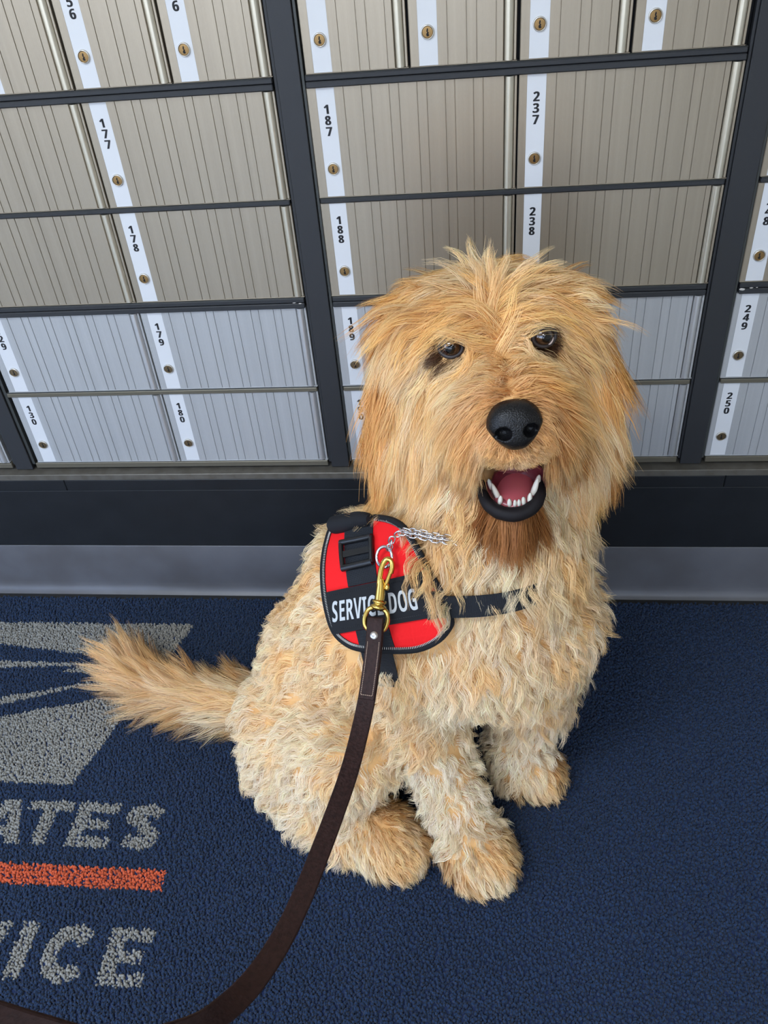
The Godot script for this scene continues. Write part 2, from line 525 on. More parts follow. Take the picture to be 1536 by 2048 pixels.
		lowr.box(Vector3(s[0], 0.3135, -0.02), Vector3(s[1], 0.3245, 0.0025), 0.001)
		put(lowr.mesh(), "bottom_rail", M.bronze_rail, f)
	# knocked corners of the rails where the coating has chipped off
	mat("bare_metal", rgb8(198, 192, 184), 0.5, 0.4)
	for c in [[0.586, 0.6392, 0.010, 0.0050], [0.599, 0.6408, 0.006, 0.0022], [-0.1035, 0.6395, 0.006, 0.0030], [-0.1135, 0.6410, 0.007, 0.0016], [0.607, 0.6412, 0.004, 0.0014]]:
		var ch := MB.new()
		var o := Vector3(c[0], c[1], 0.00512)
		var prev := o + Vector3(c[2] * 0.5, 0, 0)
		for k in 9:
			var an := TAU * (k + 1) / 9.0
			var q := o + Vector3(cos(an) * c[2] * 0.5 * rng.randf_range(0.5, 1.1), sin(an) * c[3] * 0.5 * rng.randf_range(0.5, 1.1), 0)
			ch.tri(o, prev, q, Vector3.BACK)
			prev = q
		put(ch.mesh(), "bare_spot", M.bare_metal, f)
	# plinth below: ledge, black panel, cove base
	var ledge_mat := mat("ledge_metal", rgb8(104, 99, 90), 0.5, 0.35)
	ledge_mat.albedo_texture = noise_tex(0.03, 512, [[0.25, 0.5, 0.8], [Color(0.90, 0.89, 0.87), Color(0.96, 0.955, 0.95), Color(1, 1, 1)]], 5, 3)
	ledge_mat.uv1_triplanar = true; ledge_mat.uv1_world_triplanar = true; ledge_mat.uv1_scale = Vector3(2.2, 2.2, 2.2)
	var panel_mat := mat("plinth_black", rgb8(32, 34, 37), 0.5, 0.0, 0.4)
	panel_mat.albedo_texture = dusty(41)
	panel_mat.uv1_triplanar = true; panel_mat.uv1_world_triplanar = true; panel_mat.uv1_scale = Vector3(1.25, 1.25, 1.25)
	var base_mat := mat("vinyl_base", rgb8(99, 98, 100), 0.42, 0.0, 0.5)
	base_mat.albedo_texture = noise_tex(0.012, 512, [[0.2, 0.55, 0.9], [Color(0.90, 0.89, 0.88), Color(0.96, 0.96, 0.96), Color(1, 1, 1)]], 4, 8)
	base_mat.uv1_triplanar = true; base_mat.uv1_world_triplanar = true
	var pl := thing("plinth", "black plinth panel with a thin metal ledge below the mailboxes", "plinth", Vector3.ZERO)
	var lb := MB.new()
	lb.box(Vector3(-1.6, 0.296, -0.055), Vector3(1.8, 0.309, 0.0205), 0.001)
	put(lb.mesh(), "ledge", ledge_mat, pl)
	for k in 3:
		var up := MB.new()
		var xs := [-1.6, -0.62, 0.618, 1.8]
		up.box(Vector3(xs[k] + 0.0006, 0.2705, -0.05), Vector3(xs[k + 1] - 0.0006, 0.296, 0.0200 + 0.0005 * (k % 2)), 0.0012)
		put(up.mesh(), "upper_board", panel_mat, pl)
	var lp := MB.new()
	lp.box(Vector3(-1.6, 0.02, -0.05), Vector3(1.8, 0.2695, 0.0190), 0.001)
	put(lp.mesh(), "lower_panel", panel_mat, pl)
	var bb := MB.new()
	var prof := [Vector2(0.0192, 0.1275), Vector2(0.0205, 0.1290), Vector2(0.0222, 0.1275), Vector2(0.0225, 0.10), Vector2(0.0225, 0.030), Vector2(0.0232, 0.0195), Vector2(0.0262, 0.011), Vector2(0.0315, 0.0052), Vector2(0.0375, 0.0024), Vector2(0.038, 0.0)]
	var prow := []
	for x in [-1.6, -0.8, 0.0, 0.8, 1.8]:
		var row := PackedVector3Array()
		for q in prof:
			row.append(Vector3(x, q.y, q.x))
		prow.append(row)
	bb.sheet(prow, false, true)
	if bb.n[3].z < 0.0:
		bb = MB.new()
		bb.sheet(prow, false, false)
	var bbo := put(bb.mesh(), "baseboard_back", base_mat)
	structure(bbo, "grey vinyl cove base along the foot of the plinth", "baseboard")

func dusty(seed_: int) -> ImageTexture:
	# paint specks, scuffs and dust grains on the black board
	var im := Image.create(1024, 1024, false, Image.FORMAT_RGB8)
	var f := FastNoiseLite.new()
	f.seed = seed_; f.frequency = 0.012; f.fractal_octaves = 5
	var r := RandomNumberGenerator.new()
	r.seed = seed_
	for y in 1024:
		for x in 1024:
			var g := 0.88 + 0.10 * f.get_noise_2d(x, y) + r.randf_range(-0.03, 0.03)
			im.set_pixel(x, y, Color(g, g, g))
	for k in 190:
		var x := r.randi_range(4, 1018); var y := r.randi_range(4, 1018); var s := r.randi_range(1, 3)
		if r.randf() < 0.75: s = 1
		im.fill_rect(Rect2i(x, y, s, s), Color(1, 1, 1))
	return ImageTexture.create_from_image(im)

# ---------------------------------------------------------------- mat
var grey_polys: Array[PackedVector2Array] = []
var hole_polys: Array[PackedVector2Array] = []
var orange_poly: PackedVector2Array

func letter(ch: String, x0: float, x1: float, z0: float, z1: float) -> void:
	# bold capitals; z0 is the top edge of the letter
	var w := x1 - x0; var h := z1 - z0; var s := 0.024
	var R := func(a: float, b: float, c: float, d: float) -> PackedVector2Array:
		return PackedVector2Array([Vector2(a, b), Vector2(c, b), Vector2(c, d), Vector2(a, d)])
	var b := 0.0175
	match ch:
		"T":
			grey_polys.append(R.call(x0, z0, x1, z0 + b)); var m := (x0 + x1) * 0.5
			grey_polys.append(R.call(m - s * 0.48, z0 + b - 0.001, m + s * 0.48, z1))
		"I":
			grey_polys.append(R.call(x0, z0, x1, z1))
		"E":
			grey_polys.append(R.call(x0, z0, x0 + s, z1)); grey_polys.append(R.call(x0, z0, x1, z0 + b))
			grey_polys.append(R.call(x0, z1 - b, x1 + 0.001, z1)); grey_polys.append(R.call(x0, z0 + h * 0.5 - b * 0.46, x1 - 0.009, z0 + h * 0.5 + b * 0.46))
		"A":
			var m := (x0 + x1) * 0.5
			grey_polys.append(PackedVector2Array([Vector2(m - 0.0135, z0), Vector2(m + 0.0135, z0), Vector2(x1, z1), Vector2(x1 - s, z1), Vector2(m, z0 + 0.022), Vector2(x0 + s, z1), Vector2(x0, z1)]))
			grey_polys.append(R.call(m - 0.02, z0 + h * 0.62, m + 0.02, z0 + h * 0.80))
		"V":
			var m := (x0 + x1) * 0.5
			grey_polys.append(PackedVector2Array([Vector2(x0, z0), Vector2(x0 + s, z0), Vector2(m, z1 - 0.024), Vector2(x1 - s, z0), Vector2(x1, z0), Vector2(m + 0.013, z1), Vector2(m - 0.013, z1)]))
		"R":
			grey_polys.append(R.call(x0, z0, x0 + s, z1)); grey_polys.append(R.call(x0, z0, x1 - 0.008, z0 + b)); grey_polys.append(R.call(x0, z0 + 0.034, x1 - 0.008, z0 + 0.050))
			grey_polys.append(R.call(x1 - s, z0 + 0.006, x1, z0 + 0.044)); grey_polys.append(PackedVector2Array([Vector2(x0 + 0.028, z0 + 0.048), Vector2(x0 + 0.052, z0 + 0.048), Vector2(x1 + 0.003, z1), Vector2(x1 - s, z1)]))
		"C", "S":
			# centre line drawn as a fat stroke
			var line := PackedVector2Array()
			if ch == "C":
				for k in 15:
					var a := deg_to_rad(-42.0 - (276.0) * k / 14.0)
					line.append(Vector2((x0 + x1) * 0.5 + 0.002 + (w * 0.5 - s * 0.48) * cos(a), (z0 + z1) * 0.5 + (h * 0.5 - s * 0.42) * sin(a)))
			else:
				for k in 11:
					var a := deg_to_rad(-25.0 - 245.0 * k / 10.0)
					line.append(Vector2((x0 + x1) * 0.5 + (w * 0.5 - s * 0.45) * cos(a), z0 + h * 0.27 + (h * 0.27 - s * 0.38) * sin(a)))
				for k in 11:
					var a := deg_to_rad(-90.0 + 245.0 * k / 10.0)
					line.append(Vector2((x0 + x1) * 0.5 + (w * 0.5 - s * 0.45) * cos(a), z1 - h * 0.27 + (h * 0.27 - s * 0.38) * sin(a)))
			for k in line.size() - 1:
				var d := (line[k + 1] - line[k]).normalized()
				var q := Vector2(-d.y, d.x) * s * (0.47 if ch == "C" else 0.42)
				grey_polys.append(PackedVector2Array([line[k] - q - d * 0.003, line[k + 1] - q + d * 0.003, line[k + 1] + q + d * 0.003, line[k] + q - d * 0.003]))

func mat_and_pile() -> void:
	mat("mat_rubber", rgb8(30, 30, 30), 0.75)
	var b := MB.new()
	b.box(Vector3(-1.175, 0.0003, 0.036), Vector3(1.005, 0.0035, 1.075), 0.0015)
	var t := thing("entrance_mat", "navy blue carpet entrance mat with grey emblem, grey lettering and an orange bar", "mat", Vector3.ZERO)
	put(b.mesh(), "rubber_base", M.mat_rubber, t)
	# what is dyed where
	for a in [["T", -0.558, -0.482], ["E", -0.473, -0.402], ["S", -0.387, -0.320], ["A", -0.6345, -0.5505], ["T", -0.708, -0.632], ["S", -0.785, -0.718]]:
		letter(a[0], a[1], a[2], 0.532, 0.609)
	for a in [["I", -0.484, -0.459], ["C", -0.441, -0.363], ["E", -0.345, -0.280], ["V", -0.580, -0.498], ["R", -0.655, -0.588], ["E", -0.728, -0.664], ["S", -0.805, -0.738]]:
		letter(a[0], a[1], a[2], 0.730, 0.809)
	orange_poly = PackedVector2Array([Vector2(-1.2, 0.642), Vector2(-0.292, 0.641), Vector2(-0.291, 0.673), Vector2(-1.2, 0.676)])
	var emblem := PackedVector2Array([Vector2(-1.25, 0.131), Vector2(-0.391, 0.125), Vector2(-0.504, 0.500), Vector2(-1.36, 0.503)])
	var stripes := [
		PackedVector2Array([Vector2(-1.25, 0.135), Vector2(-0.786, 0.187), Vector2(-0.586, 0.211), Vector2(-0.47, 0.226), Vector2(-0.567, 0.236), Vector2(-0.63, 0.233), Vector2(-0.764, 0.231), Vector2(-1.25, 0.228)]),
		PackedVector2Array([Vector2(-1.25, 0.255), Vector2(-0.755, 0.249), Vector2(-0.626, 0.241), Vector2(-0.567, 0.238), Vector2(-0.634, 0.254), Vector2(-0.48, 0.262), Vector2(-0.55, 0.279), Vector2(-0.72, 0.321), Vector2(-1.25, 0.45)]),
		PackedVector2Array([Vector2(-1.25, 0.47), Vector2(-0.712, 0.339), Vector2(-0.55, 0.283), Vector2(-0.47, 0.27), Vector2(-0.475, 0.30), Vector2(-0.53, 0.32), Vector2(-0.70, 0.365), Vector2(-1.25, 0.497)])]
	var pile := MultiMesh.new()
	pile.transform_format = MultiMesh.TRANSFORM_3D
	pile.use_colors = true
	var tuft := MB.new()
	# a short leaning yarn end, a bit thicker at the head
	tuft.lathe(PackedVector2Array([Vector2(0.0, 0.0072), Vector2(0.0011, 0.0066), Vector2(0.00175, 0.0048), Vector2(0.0013, 0.0)]), 5)
	pile.mesh = tuft.mesh()
	var x0 := -1.155; var x1 := 0.985; var z0 := 0.0525; var z1 := 1.055
	var step := 0.00345
	var nx := int((x1 - x0) / step); var nz := int((z1 - z0) / step)
	var xf: Array[Transform3D] = []
	var cl := PackedColorArray()
	var grain := FastNoiseLite.new()
	grain.seed = 4; grain.frequency = 9.0
	var soil := FastNoiseLite.new()
	soil.seed = 14; soil.frequency = 2.6; soil.fractal_octaves = 4
	var navy := rgb8(27, 45, 71).srgb_to_linear()
	var grey := rgb8(139, 136, 128).srgb_to_linear()
	var orange := rgb8(198, 88, 52).srgb_to_linear()
	var boxes: Array[Rect2] = []
	for p in grey_polys:
		var r := Rect2(p[0], Vector2.ZERO)
		for q in p:
			r = r.expand(q)
		boxes.append(r)
	for i in nx:
		for j in nz:
			var p := Vector2(x0 + (i + rng.randf_range(-0.35, 0.85)) * step, z0 + (j + (0.5 if i % 2 else 0.0) + rng.randf_range(-0.3, 0.3)) * step)
			var c := navy
			if p.x < -0.27:
				if p.y < 0.51:
					if p.y > 0.12 and Geometry2D.is_point_in_polygon(p, emblem):
						c = grey
						for s in stripes:
							if Geometry2D.is_point_in_polygon(p, s):
								c = navy
				elif p.y > 0.638 and p.y < 0.68:
					if Geometry2D.is_point_in_polygon(p, orange_poly):
						c = orange
				elif p.y < 0.82:
					for k in grey_polys.size():
						if boxes[k].has_point(p) and Geometry2D.is_point_in_polygon(p, grey_polys[k]):
							c = grey
							break
			var lean := Basis(Vector3(rng.randf_range(-1, 1), 0, rng.randf_range(-1, 1)).normalized(), rng.randf_range(0.05, 0.55))
			var sc := rng.randf_range(0.8, 1.15)
			xf.append(Transform3D(lean.scaled(Vector3(sc * 1.2, sc, sc * 1.2)), Vector3(p.x, 0.0032, p.y)))
			var v := 1.0 + 0.16 * rng.randf_range(-1, 1) + 0.12 * soil.get_noise_2d(p.x, p.y) + 0.05 * grain.get_noise_2d(p.x, p.y)
			cl.append(Color(c.r * v, c.g * v, c.b * v))
	pile.instance_count = xf.size()
	for i in xf.size():
		pile.set_instance_transform(i, xf[i])
		pile.set_instance_color(i, cl[i])
	var pm := mat("carpet_yarn", Color.WHITE, 0.9, 0.0, 0.3)
	pm.vertex_color_use_as_albedo = true
	pm.rim_enabled = true; pm.rim = 0.3; pm.rim_tint = 0.6
	var mi := MultiMeshInstance3D.new()
	mi.name = "pile"
	mi.multimesh = pile
	mi.material_override = pm
	mi.set_meta("kind", "stuff")
	t.add_child(mi, true)
	# woven backing under the yarn
	var rest := mat("mat_backing", rgb8(30, 48, 88), 0.95)
	var fl := MB.new()
	fl.box(Vector3(-1.16, 0.0035, 0.052), Vector3(0.99, 0.0042, 1.06), 0.0)
	put(fl.mesh(), "backing", rest, t)

# ---------------------------------------------------------------- dog
enum {TORSO, CHEST, SKULL, MUZZLE, JAW, EAR, FORELEG, HIND, PAW, TAIL, NECK, SHOULDER}
# bones of the dog: start, radius, end, radius, region
const BONES := [
	[Vector3(-0.0886, 0.1050, 0.4255), 0.0900, Vector3(-0.0356, 0.2360, 0.4000), 0.0980, TORSO],
	[Vector3(-0.0356, 0.2360, 0.4000), 0.0980, Vector3(0.0498, 0.3365, 0.4100), 0.1220, TORSO],
	[Vector3(0.0326, 0.3931, 0.3750), 0.0800, Vector3(0.0498, 0.3365, 0.4100), 0.1200, SHOULDER],
	[Vector3(0.0732, 0.3472, 0.4200), 0.1200, Vector3(0.1874, 0.3404, 0.4500), 0.0980, CHEST],
	[Vector3(0.1874, 0.3404, 0.4500), 0.0980, Vector3(0.2291, 0.3161, 0.4550), 0.0800, CHEST],
	[Vector3(0.2080, 0.3990, 0.4300), 0.0980, Vector3(0.2674, 0.3558, 0.4200), 0.0820, CHEST],
	[Vector3(0.1319, 0.4076, 0.4000), 0.1080, Vector3(0.1980, 0.4774, 0.3850), 0.1150, NECK],
	[Vector3(0.1980, 0.4774, 0.3850), 0.1150, Vector3(0.2046, 0.5843, 0.3500), 0.1000, NECK],
	[Vector3(0.1939, 0.7283, 0.3350), 0.0880, Vector3(0.1979, 0.7393, 0.3750), 0.0840, SKULL],
	[Vector3(0.1421, 0.7428, 0.3600), 0.0620, Vector3(0.2531, 0.7499, 0.3550), 0.0620, SKULL],
	[Vector3(0.1558, 0.6831, 0.3750), 0.0550, Vector3(0.2575, 0.6882, 0.3700), 0.0550, SKULL],
	[Vector3(0.2118, 0.7186, 0.4200), 0.0560, Vector3(0.2212, 0.7283, 0.4900), 0.0400, MUZZLE],
	[Vector3(0.2212, 0.7283, 0.4900), 0.0400, Vector3(0.2241, 0.7330, 0.5150), 0.0270, MUZZLE],
	[Vector3(0.1959, 0.6708, 0.4500), 0.0360, Vector3(0.2086, 0.7059, 0.5000), 0.0180, MUZZLE],
	[Vector3(0.2560, 0.6720, 0.4450), 0.0360, Vector3(0.2425, 0.7066, 0.4980), 0.0180, MUZZLE],
	[Vector3(0.2171, 0.5625, 0.4200), 0.0360, Vector3(0.2271, 0.5936, 0.4850), 0.0240, JAW],
	[Vector3(0.1348, 0.6468, 0.3850), 0.0500, Vector3(0.1410, 0.5857, 0.3900), 0.0400, SKULL],
	[Vector3(0.2944, 0.6480, 0.3800), 0.0500, Vector3(0.2943, 0.5920, 0.3850), 0.0400, SKULL],
	[Vector3(0.1184, 0.7733, 0.3550), 0.0280, Vector3(0.0968, 0.7053, 0.3750), 0.0280, EAR],
	[Vector3(0.0968, 0.7053, 0.3750), 0.0280, Vector3(0.0796, 0.6371, 0.3800), 0.0220, EAR],
	[Vector3(0.0796, 0.6371, 0.3800), 0.0220, Vector3(0.0719, 0.5868, 0.3850), 0.0150, EAR],
	[Vector3(0.1236, 0.7569, 0.3350), 0.0280, Vector3(0.1059, 0.6865, 0.3550), 0.0260, EAR],
	[Vector3(0.1059, 0.6865, 0.3550), 0.0260, Vector3(0.0937, 0.6270, 0.3650), 0.0180, EAR],
	[Vector3(0.2794, 0.7793, 0.3500), 0.0280, Vector3(0.3123, 0.7078, 0.3650), 0.0280, EAR],
	[Vector3(0.3123, 0.7078, 0.3650), 0.0280, Vector3(0.3264, 0.6305, 0.3650), 0.0220, EAR],
	[Vector3(0.3264, 0.6305, 0.3650), 0.0220, Vector3(0.3368, 0.5848, 0.3700), 0.0150, EAR],
	[Vector3(0.2763, 0.7612, 0.3250), 0.0280, Vector3(0.3049, 0.6940, 0.3400), 0.0260, EAR],
	[Vector3(0.3049, 0.6940, 0.3400), 0.0260, Vector3(0.3176, 0.6177, 0.3450), 0.0180, EAR],
	[Vector3(0.0966, 0.3094, 0.4800), 0.0750, Vector3(0.1064, 0.2136, 0.5100), 0.0520, SHOULDER],
	[Vector3(0.1064, 0.2136, 0.5100), 0.0520, Vector3(0.1428, 0.1250, 0.5534), 0.0370, FORELEG],
	[Vector3(0.1428, 0.1250, 0.5534), 0.0370, Vector3(0.1680, 0.0620, 0.5910), 0.0330, FORELEG],
	[Vector3(0.1680, 0.0620, 0.5910), 0.0330, Vector3(0.1789, 0.0500, 0.6056), 0.0350, PAW],
	[Vector3(0.1789, 0.0500, 0.6056), 0.0350, Vector3(0.2096, 0.0400, 0.6241), 0.0250, PAW],
	[Vector3(0.1789, 0.0490, 0.6056), 0.0340, Vector3(0.1754, 0.0390, 0.6301), 0.0240, PAW],
	[Vector3(0.2744, 0.2672, 0.4200), 0.0620, Vector3(0.2628, 0.1695, 0.4250), 0.0460, CHEST],
	[Vector3(0.2628, 0.1695, 0.4250), 0.0460, Vector3(0.2446, 0.1000, 0.4486), 0.0350, FORELEG],
	[Vector3(0.2446, 0.1000, 0.4486), 0.0350, Vector3(0.2509, 0.0500, 0.4597), 0.0330, FORELEG],
	[Vector3(0.2509, 0.0500, 0.4597), 0.0330, Vector3(0.2637, 0.0500, 0.4649), 0.0350, PAW],
	[Vector3(0.2637, 0.0500, 0.4649), 0.0350, Vector3(0.2849, 0.0400, 0.4724), 0.0250, PAW],
	[Vector3(-0.1044, 0.1432, 0.4550), 0.0850, Vector3(-0.0111, 0.1805, 0.5250), 0.0760, HIND],
	[Vector3(-0.0111, 0.1805, 0.5250), 0.0760, Vector3(-0.0613, 0.0630, 0.5422), 0.0480, HIND],
	[Vector3(-0.0613, 0.0630, 0.5422), 0.0480, Vector3(-0.0110, 0.0520, 0.5828), 0.0370, HIND],
	[Vector3(-0.0110, 0.0520, 0.5828), 0.0370, Vector3(0.0441, 0.0520, 0.5964), 0.0370, PAW],
	[Vector3(0.0441, 0.0520, 0.5964), 0.0370, Vector3(0.0779, 0.0420, 0.6011), 0.0270, PAW],
	[Vector3(0.0441, 0.0490, 0.5964), 0.0340, Vector3(0.0601, 0.0390, 0.6168), 0.0240, PAW],
	[Vector3(-0.1013, 0.0900, 0.4977), 0.0750, Vector3(-0.0593, 0.0750, 0.5429), 0.0600, HIND],
	[Vector3(-0.0400, 0.1300, 0.3300), 0.0800, Vector3(0.0700, 0.1300, 0.3000), 0.0650, HIND],
	[Vector3(0.0700, 0.1300, 0.3000), 0.0650, Vector3(0.0100, 0.0550, 0.2900), 0.0400, HIND],
	[Vector3(0.0100, 0.0550, 0.2900), 0.0400, Vector3(0.1400, 0.0490, 0.3300), 0.0340, HIND],
	[Vector3(-0.1642, 0.0850, 0.3871), 0.0450, Vector3(-0.2412, 0.0600, 0.3592), 0.0300, TAIL],
	[Vector3(-0.2412, 0.0600, 0.3592), 0.0300, Vector3(-0.3208, 0.0500, 0.3427), 0.0260, TAIL],
	[Vector3(-0.3208, 0.0500, 0.3427), 0.0260, Vector3(-0.3953, 0.0500, 0.3280), 0.0240, TAIL],
	[Vector3(-0.3953, 0.0500, 0.3280), 0.0240, Vector3(-0.4485, 0.0500, 0.2970), 0.0220, TAIL],
	[Vector3(-0.4485, 0.0500, 0.2970), 0.0220, Vector3(-0.4796, 0.0550, 0.2733), 0.0180, TAIL],
]
const EYES := [Vector3(0.1590, 0.7818, 0.4380), Vector3(0.2558, 0.7888, 0.4330)]
const NOSE := Vector3(0.2246, 0.7455, 0.5400)

class Field:
	var o: Vector3
	var c: float
	var nx: int
	var ny: int
	var nz: int
	var d := PackedFloat32Array()
	var id := PackedByteArray()
	func _init(lo: Vector3, hi: Vector3, cell: float) -> void:
		o = lo; c = cell
		nx = int((hi.x - lo.x) / cell) + 1; ny = int((hi.y - lo.y) / cell) + 1; nz = int((hi.z - lo.z) / cell) + 1
		d.resize(nx * ny * nz); d.fill(0.08)
		id.resize(nx * ny * nz)
	func cone(a: Vector3, ra: float, b: Vector3, rb: float, g: int, k: float) -> void:
		var m := maxf(ra, rb) + 0.06
		var lo := ((a.min(b) - Vector3.ONE * m - o) / c).floor()
		var hi := ((a.max(b) + Vector3.ONE * m - o) / c).ceil()
		var ab := b - a
		var l2 := maxf(ab.length_squared(), 1e-9)
		for z in range(maxi(0, int(lo.z)), mini(nz - 1, int(hi.z)) + 1):
			for y in range(maxi(0, int(lo.y)), mini(ny - 1, int(hi.y)) + 1):
				var row := (z * ny + y) * nx
				for x in range(maxi(0, int(lo.x)), mini(nx - 1, int(hi.x)) + 1):
					var q := o + Vector3(x, y, z) * c - a
					var t := clampf(q.dot(ab) / l2, 0.0, 1.0)
					var e := (q - ab * t).length() - ra - (rb - ra) * t
					var i := row + x
					var f := d[i]
					if e < f:
						id[i] = g
					var h := maxf(k - absf(e - f), 0.0) / k
					d[i] = minf(e, f) - h * h * k * 0.25
	func at(p: Vector3) -> float:
		var q := (p - o) / c
		var x := clampi(int(q.x), 0, nx - 2); var y := clampi(int(q.y), 0, ny - 2); var z := clampi(int(q.z), 0, nz - 2)
		var fx := clampf(q.x - x, 0, 1); var fy := clampf(q.y - y, 0, 1); var fz := clampf(q.z - z, 0, 1)
		var i := (z * ny + y) * nx + x
		var j := i + nx
		var k := i + nx * ny
		var l := k + nx
		var a := lerpf(lerpf(d[i], d[i + 1], fx), lerpf(d[j], d[j + 1], fx), fy)
		var b := lerpf(lerpf(d[k], d[k + 1], fx), lerpf(d[l], d[l + 1], fx), fy)
		return lerpf(a, b, fz)
	func grad(p: Vector3) -> Vector3:
		var e := c * 0.8
		return Vector3(at(p + Vector3(e, 0, 0)) - at(p - Vector3(e, 0, 0)), at(p + Vector3(0, e, 0)) - at(p - Vector3(0, e, 0)), at(p + Vector3(0, 0, e)) - at(p - Vector3(0, 0, e))).normalized()
	func region(p: Vector3) -> int:
		var q := (p - o) / c
		return id[(clampi(roundi(q.z), 0, nz - 1) * ny + clampi(roundi(q.y), 0, ny - 1)) * nx + clampi(roundi(q.x), 0, nx - 1)]
	# surface nets: one vertex in each crossed cell, one quad round each crossed edge
	func nets() -> MB:
		var out := MB.new()
		var where := PackedInt32Array()
		where.resize(nx * ny * nz)
		where.fill(-1)
		var sx := 1; var sy := nx; var sz := nx * ny
		var off := [0, sx, sy, sx + sy, sz, sx + sz, sy + sz, sx + sy + sz]
		var edges := [[0, 1], [2, 3], [4, 5], [6, 7], [0, 2], [1, 3], [4, 6], [5, 7], [0, 4], [1, 5], [2, 6], [3, 7]]
		var lim := c * 1.8
		for z in nz - 1:
			for y in ny - 1:
				for x in nx - 1:
					var i := (z * ny + y) * nx + x
					if absf(d[i]) > lim:
						continue
					var s := 0
					for k in 8:
						if d[i + off[k]] < 0.0:
							s += 1
					if s == 0 or s == 8:
						continue
					var p := Vector3.ZERO
					var m := 0
					for e in edges:
						var u := d[i + off[e[0]]]; var w := d[i + off[e[1]]]
						if (u < 0.0) != (w < 0.0):
							var t := u / (u - w)
							var a: int = e[0]; var b: int = e[1]
							p += Vector3(a & 1, (a >> 1) & 1, a >> 2).lerp(Vector3(b & 1, (b >> 1) & 1, b >> 2), t)
							m += 1
					p = o + (Vector3(x, y, z) + p / m) * c
					where[i] = out.vert(p, grad(p))
		for z in range(1, nz - 1):
			for y in range(1, ny - 1):
				for x in range(1, nx - 1):
					var i := (z * ny + y) * nx + x
					if absf(d[i]) > lim:
						continue
					var neg := d[i] < 0.0
					if neg != (d[i + sx] < 0.0):
						out.face(where[i], where[i - sy], where[i - sy - sz]); out.face(where[i], where[i - sy - sz], where[i - sz])
					if neg != (d[i + sy] < 0.0):
						out.face(where[i], where[i - sx], where[i - sx - sz]); out.face(where[i], where[i - sx - sz], where[i - sz])
					if neg != (d[i + sz] < 0.0):
						out.face(where[i], where[i - sx], where[i - sx - sy]); out.face(where[i], where[i - sx - sy], where[i - sy])
		return out

var body_field: Field
var HF: Vector3   # where the face points
var HR: Vector3   # from the dog's right eye to its left eye
var HU: Vector3
const HC := Vector3(0.200, 0.735, 0.36)
const HEADING := Vector3(0.908, 0, 0.419)
const TO_LEFT := Vector3(0.419, 0, -0.908)

class Coat:
	var v := PackedVector3Array()
	var n := PackedVector3Array()
	var col := PackedColorArray()
	var ix := PackedInt32Array()
	var nv := 0
	var ni := 0
	func room(verts: int, inds: int) -> void:
		if nv + verts > v.size():
			var s := maxi(v.size() * 2, nv + verts + 65536)
			v.resize(s); n.resize(s); col.resize(s)
		if ni + inds > ix.size():
			ix.resize(maxi(ix.size() * 2, ni + inds + 131072))
	func mesh() -> ArrayMesh:
		v.resize(nv); n.resize(nv); col.resize(nv); ix.resize(ni)
		var a := []
		a.resize(Mesh.ARRAY_MAX)
		a[Mesh.ARRAY_VERTEX] = v; a[Mesh.ARRAY_NORMAL] = n; a[Mesh.ARRAY_COLOR] = col; a[Mesh.ARRAY_INDEX] = ix
		var m := ArrayMesh.new()
		m.add_surface_from_arrays(Mesh.PRIMITIVE_TRIANGLES, a)
		return m

var hair_count := 0

# one lock: hairs that follow a guide line and close up towards its tip
func lock(c: Coat, g: PackedVector3Array, out0: Vector3, hairs: int, radius: float, tip: float, width: float, color: Color, spread: float, wob: float) -> void:
	var S := g.size() - 1      # hairs have S points; the guide one more for hairs that overshoot
	var side := PackedVector3Array(); side.resize(S + 1)
	var outw := PackedVector3Array(); outw.resize(S + 1)
	var b := out0
	for k in S + 1:
		var dir := (g[mini(k + 1, S)] - g[maxi(k - 1, 0)]).normalized()
		b = (b - dir * b.dot(dir))
		if b.length_squared() < 1e-8:
			b = dir.cross(Vector3.RIGHT)
		b = b.normalized()
		outw[k] = b
		side[k] = dir.cross(b)
	c.room(hairs * S * 2, hairs * (S - 1) * 6)
	var inv := 1.0 / (S - 1)
	for j in hairs:
		var a := rng.randf() * TAU
		var rr := sqrt(rng.randf()) * radius
		var ox := cos(a) * rr; var oy := sin(a) * rr
		var lf := rng.randf_range(0.72, 1.12)
		var th := rng.randf_range(-1.1, 1.1)
		var ct := cos(th) * width * 0.5; var st := sin(th) * width * 0.5
		var ph := rng.randf() * TAU
		var wv := wob * rng.randf_range(0.2, 1.0)
		var fly := tip * (2.6 if rng.randf() < 0.08 else 1.0)
		var cv := 1.0 + rng.randf_range(-spread, spread)
		var hc := Color(color.r * cv, color.g * cv * (1.0 + rng.randf_range(-0.03, 0.03)), color.b * cv * (1.0 + rng.randf_range(-0.10, 0.08)))
		var first := c.nv
		for k in S:
			var t := k * inv
			var gt := minf(k * lf, S - 0.001)
			var gi := int(gt)
			var p := g[gi].lerp(g[gi + 1], gt - gi)
			var s := side[gi]; var o := outw[gi]
			var cl := 1.0 + (fly - 1.0) * t
			var wx := ox * cl + wv * sin(ph + 5.0 * t) * t
			var wy := oy * cl
			p += s * wx + o * wy
			if p.y < 0.0075: p.y = 0.0075
			var w := 1.0 - 0.82 * t * t
			var e := (s * ct + o * st) * w
			var nn := (o * 0.9 + (s * ox + o * oy) * (0.55 / radius)).normalized()
			c.v[c.nv] = p - e; c.v[c.nv + 1] = p + e
			c.n[c.nv] = nn; c.n[c.nv + 1] = nn
			c.col[c.nv] = hc; c.col[c.nv + 1] = hc
			c.nv += 2
		for k in S - 1:
			var q := first + k * 2
			c.ix[c.ni] = q; c.ix[c.ni + 1] = q + 2; c.ix[c.ni + 2] = q + 1
			c.ix[c.ni + 3] = q + 1; c.ix[c.ni + 4] = q + 2; c.ix[c.ni + 5] = q + 3
			c.ni += 6
		hair_count += 1

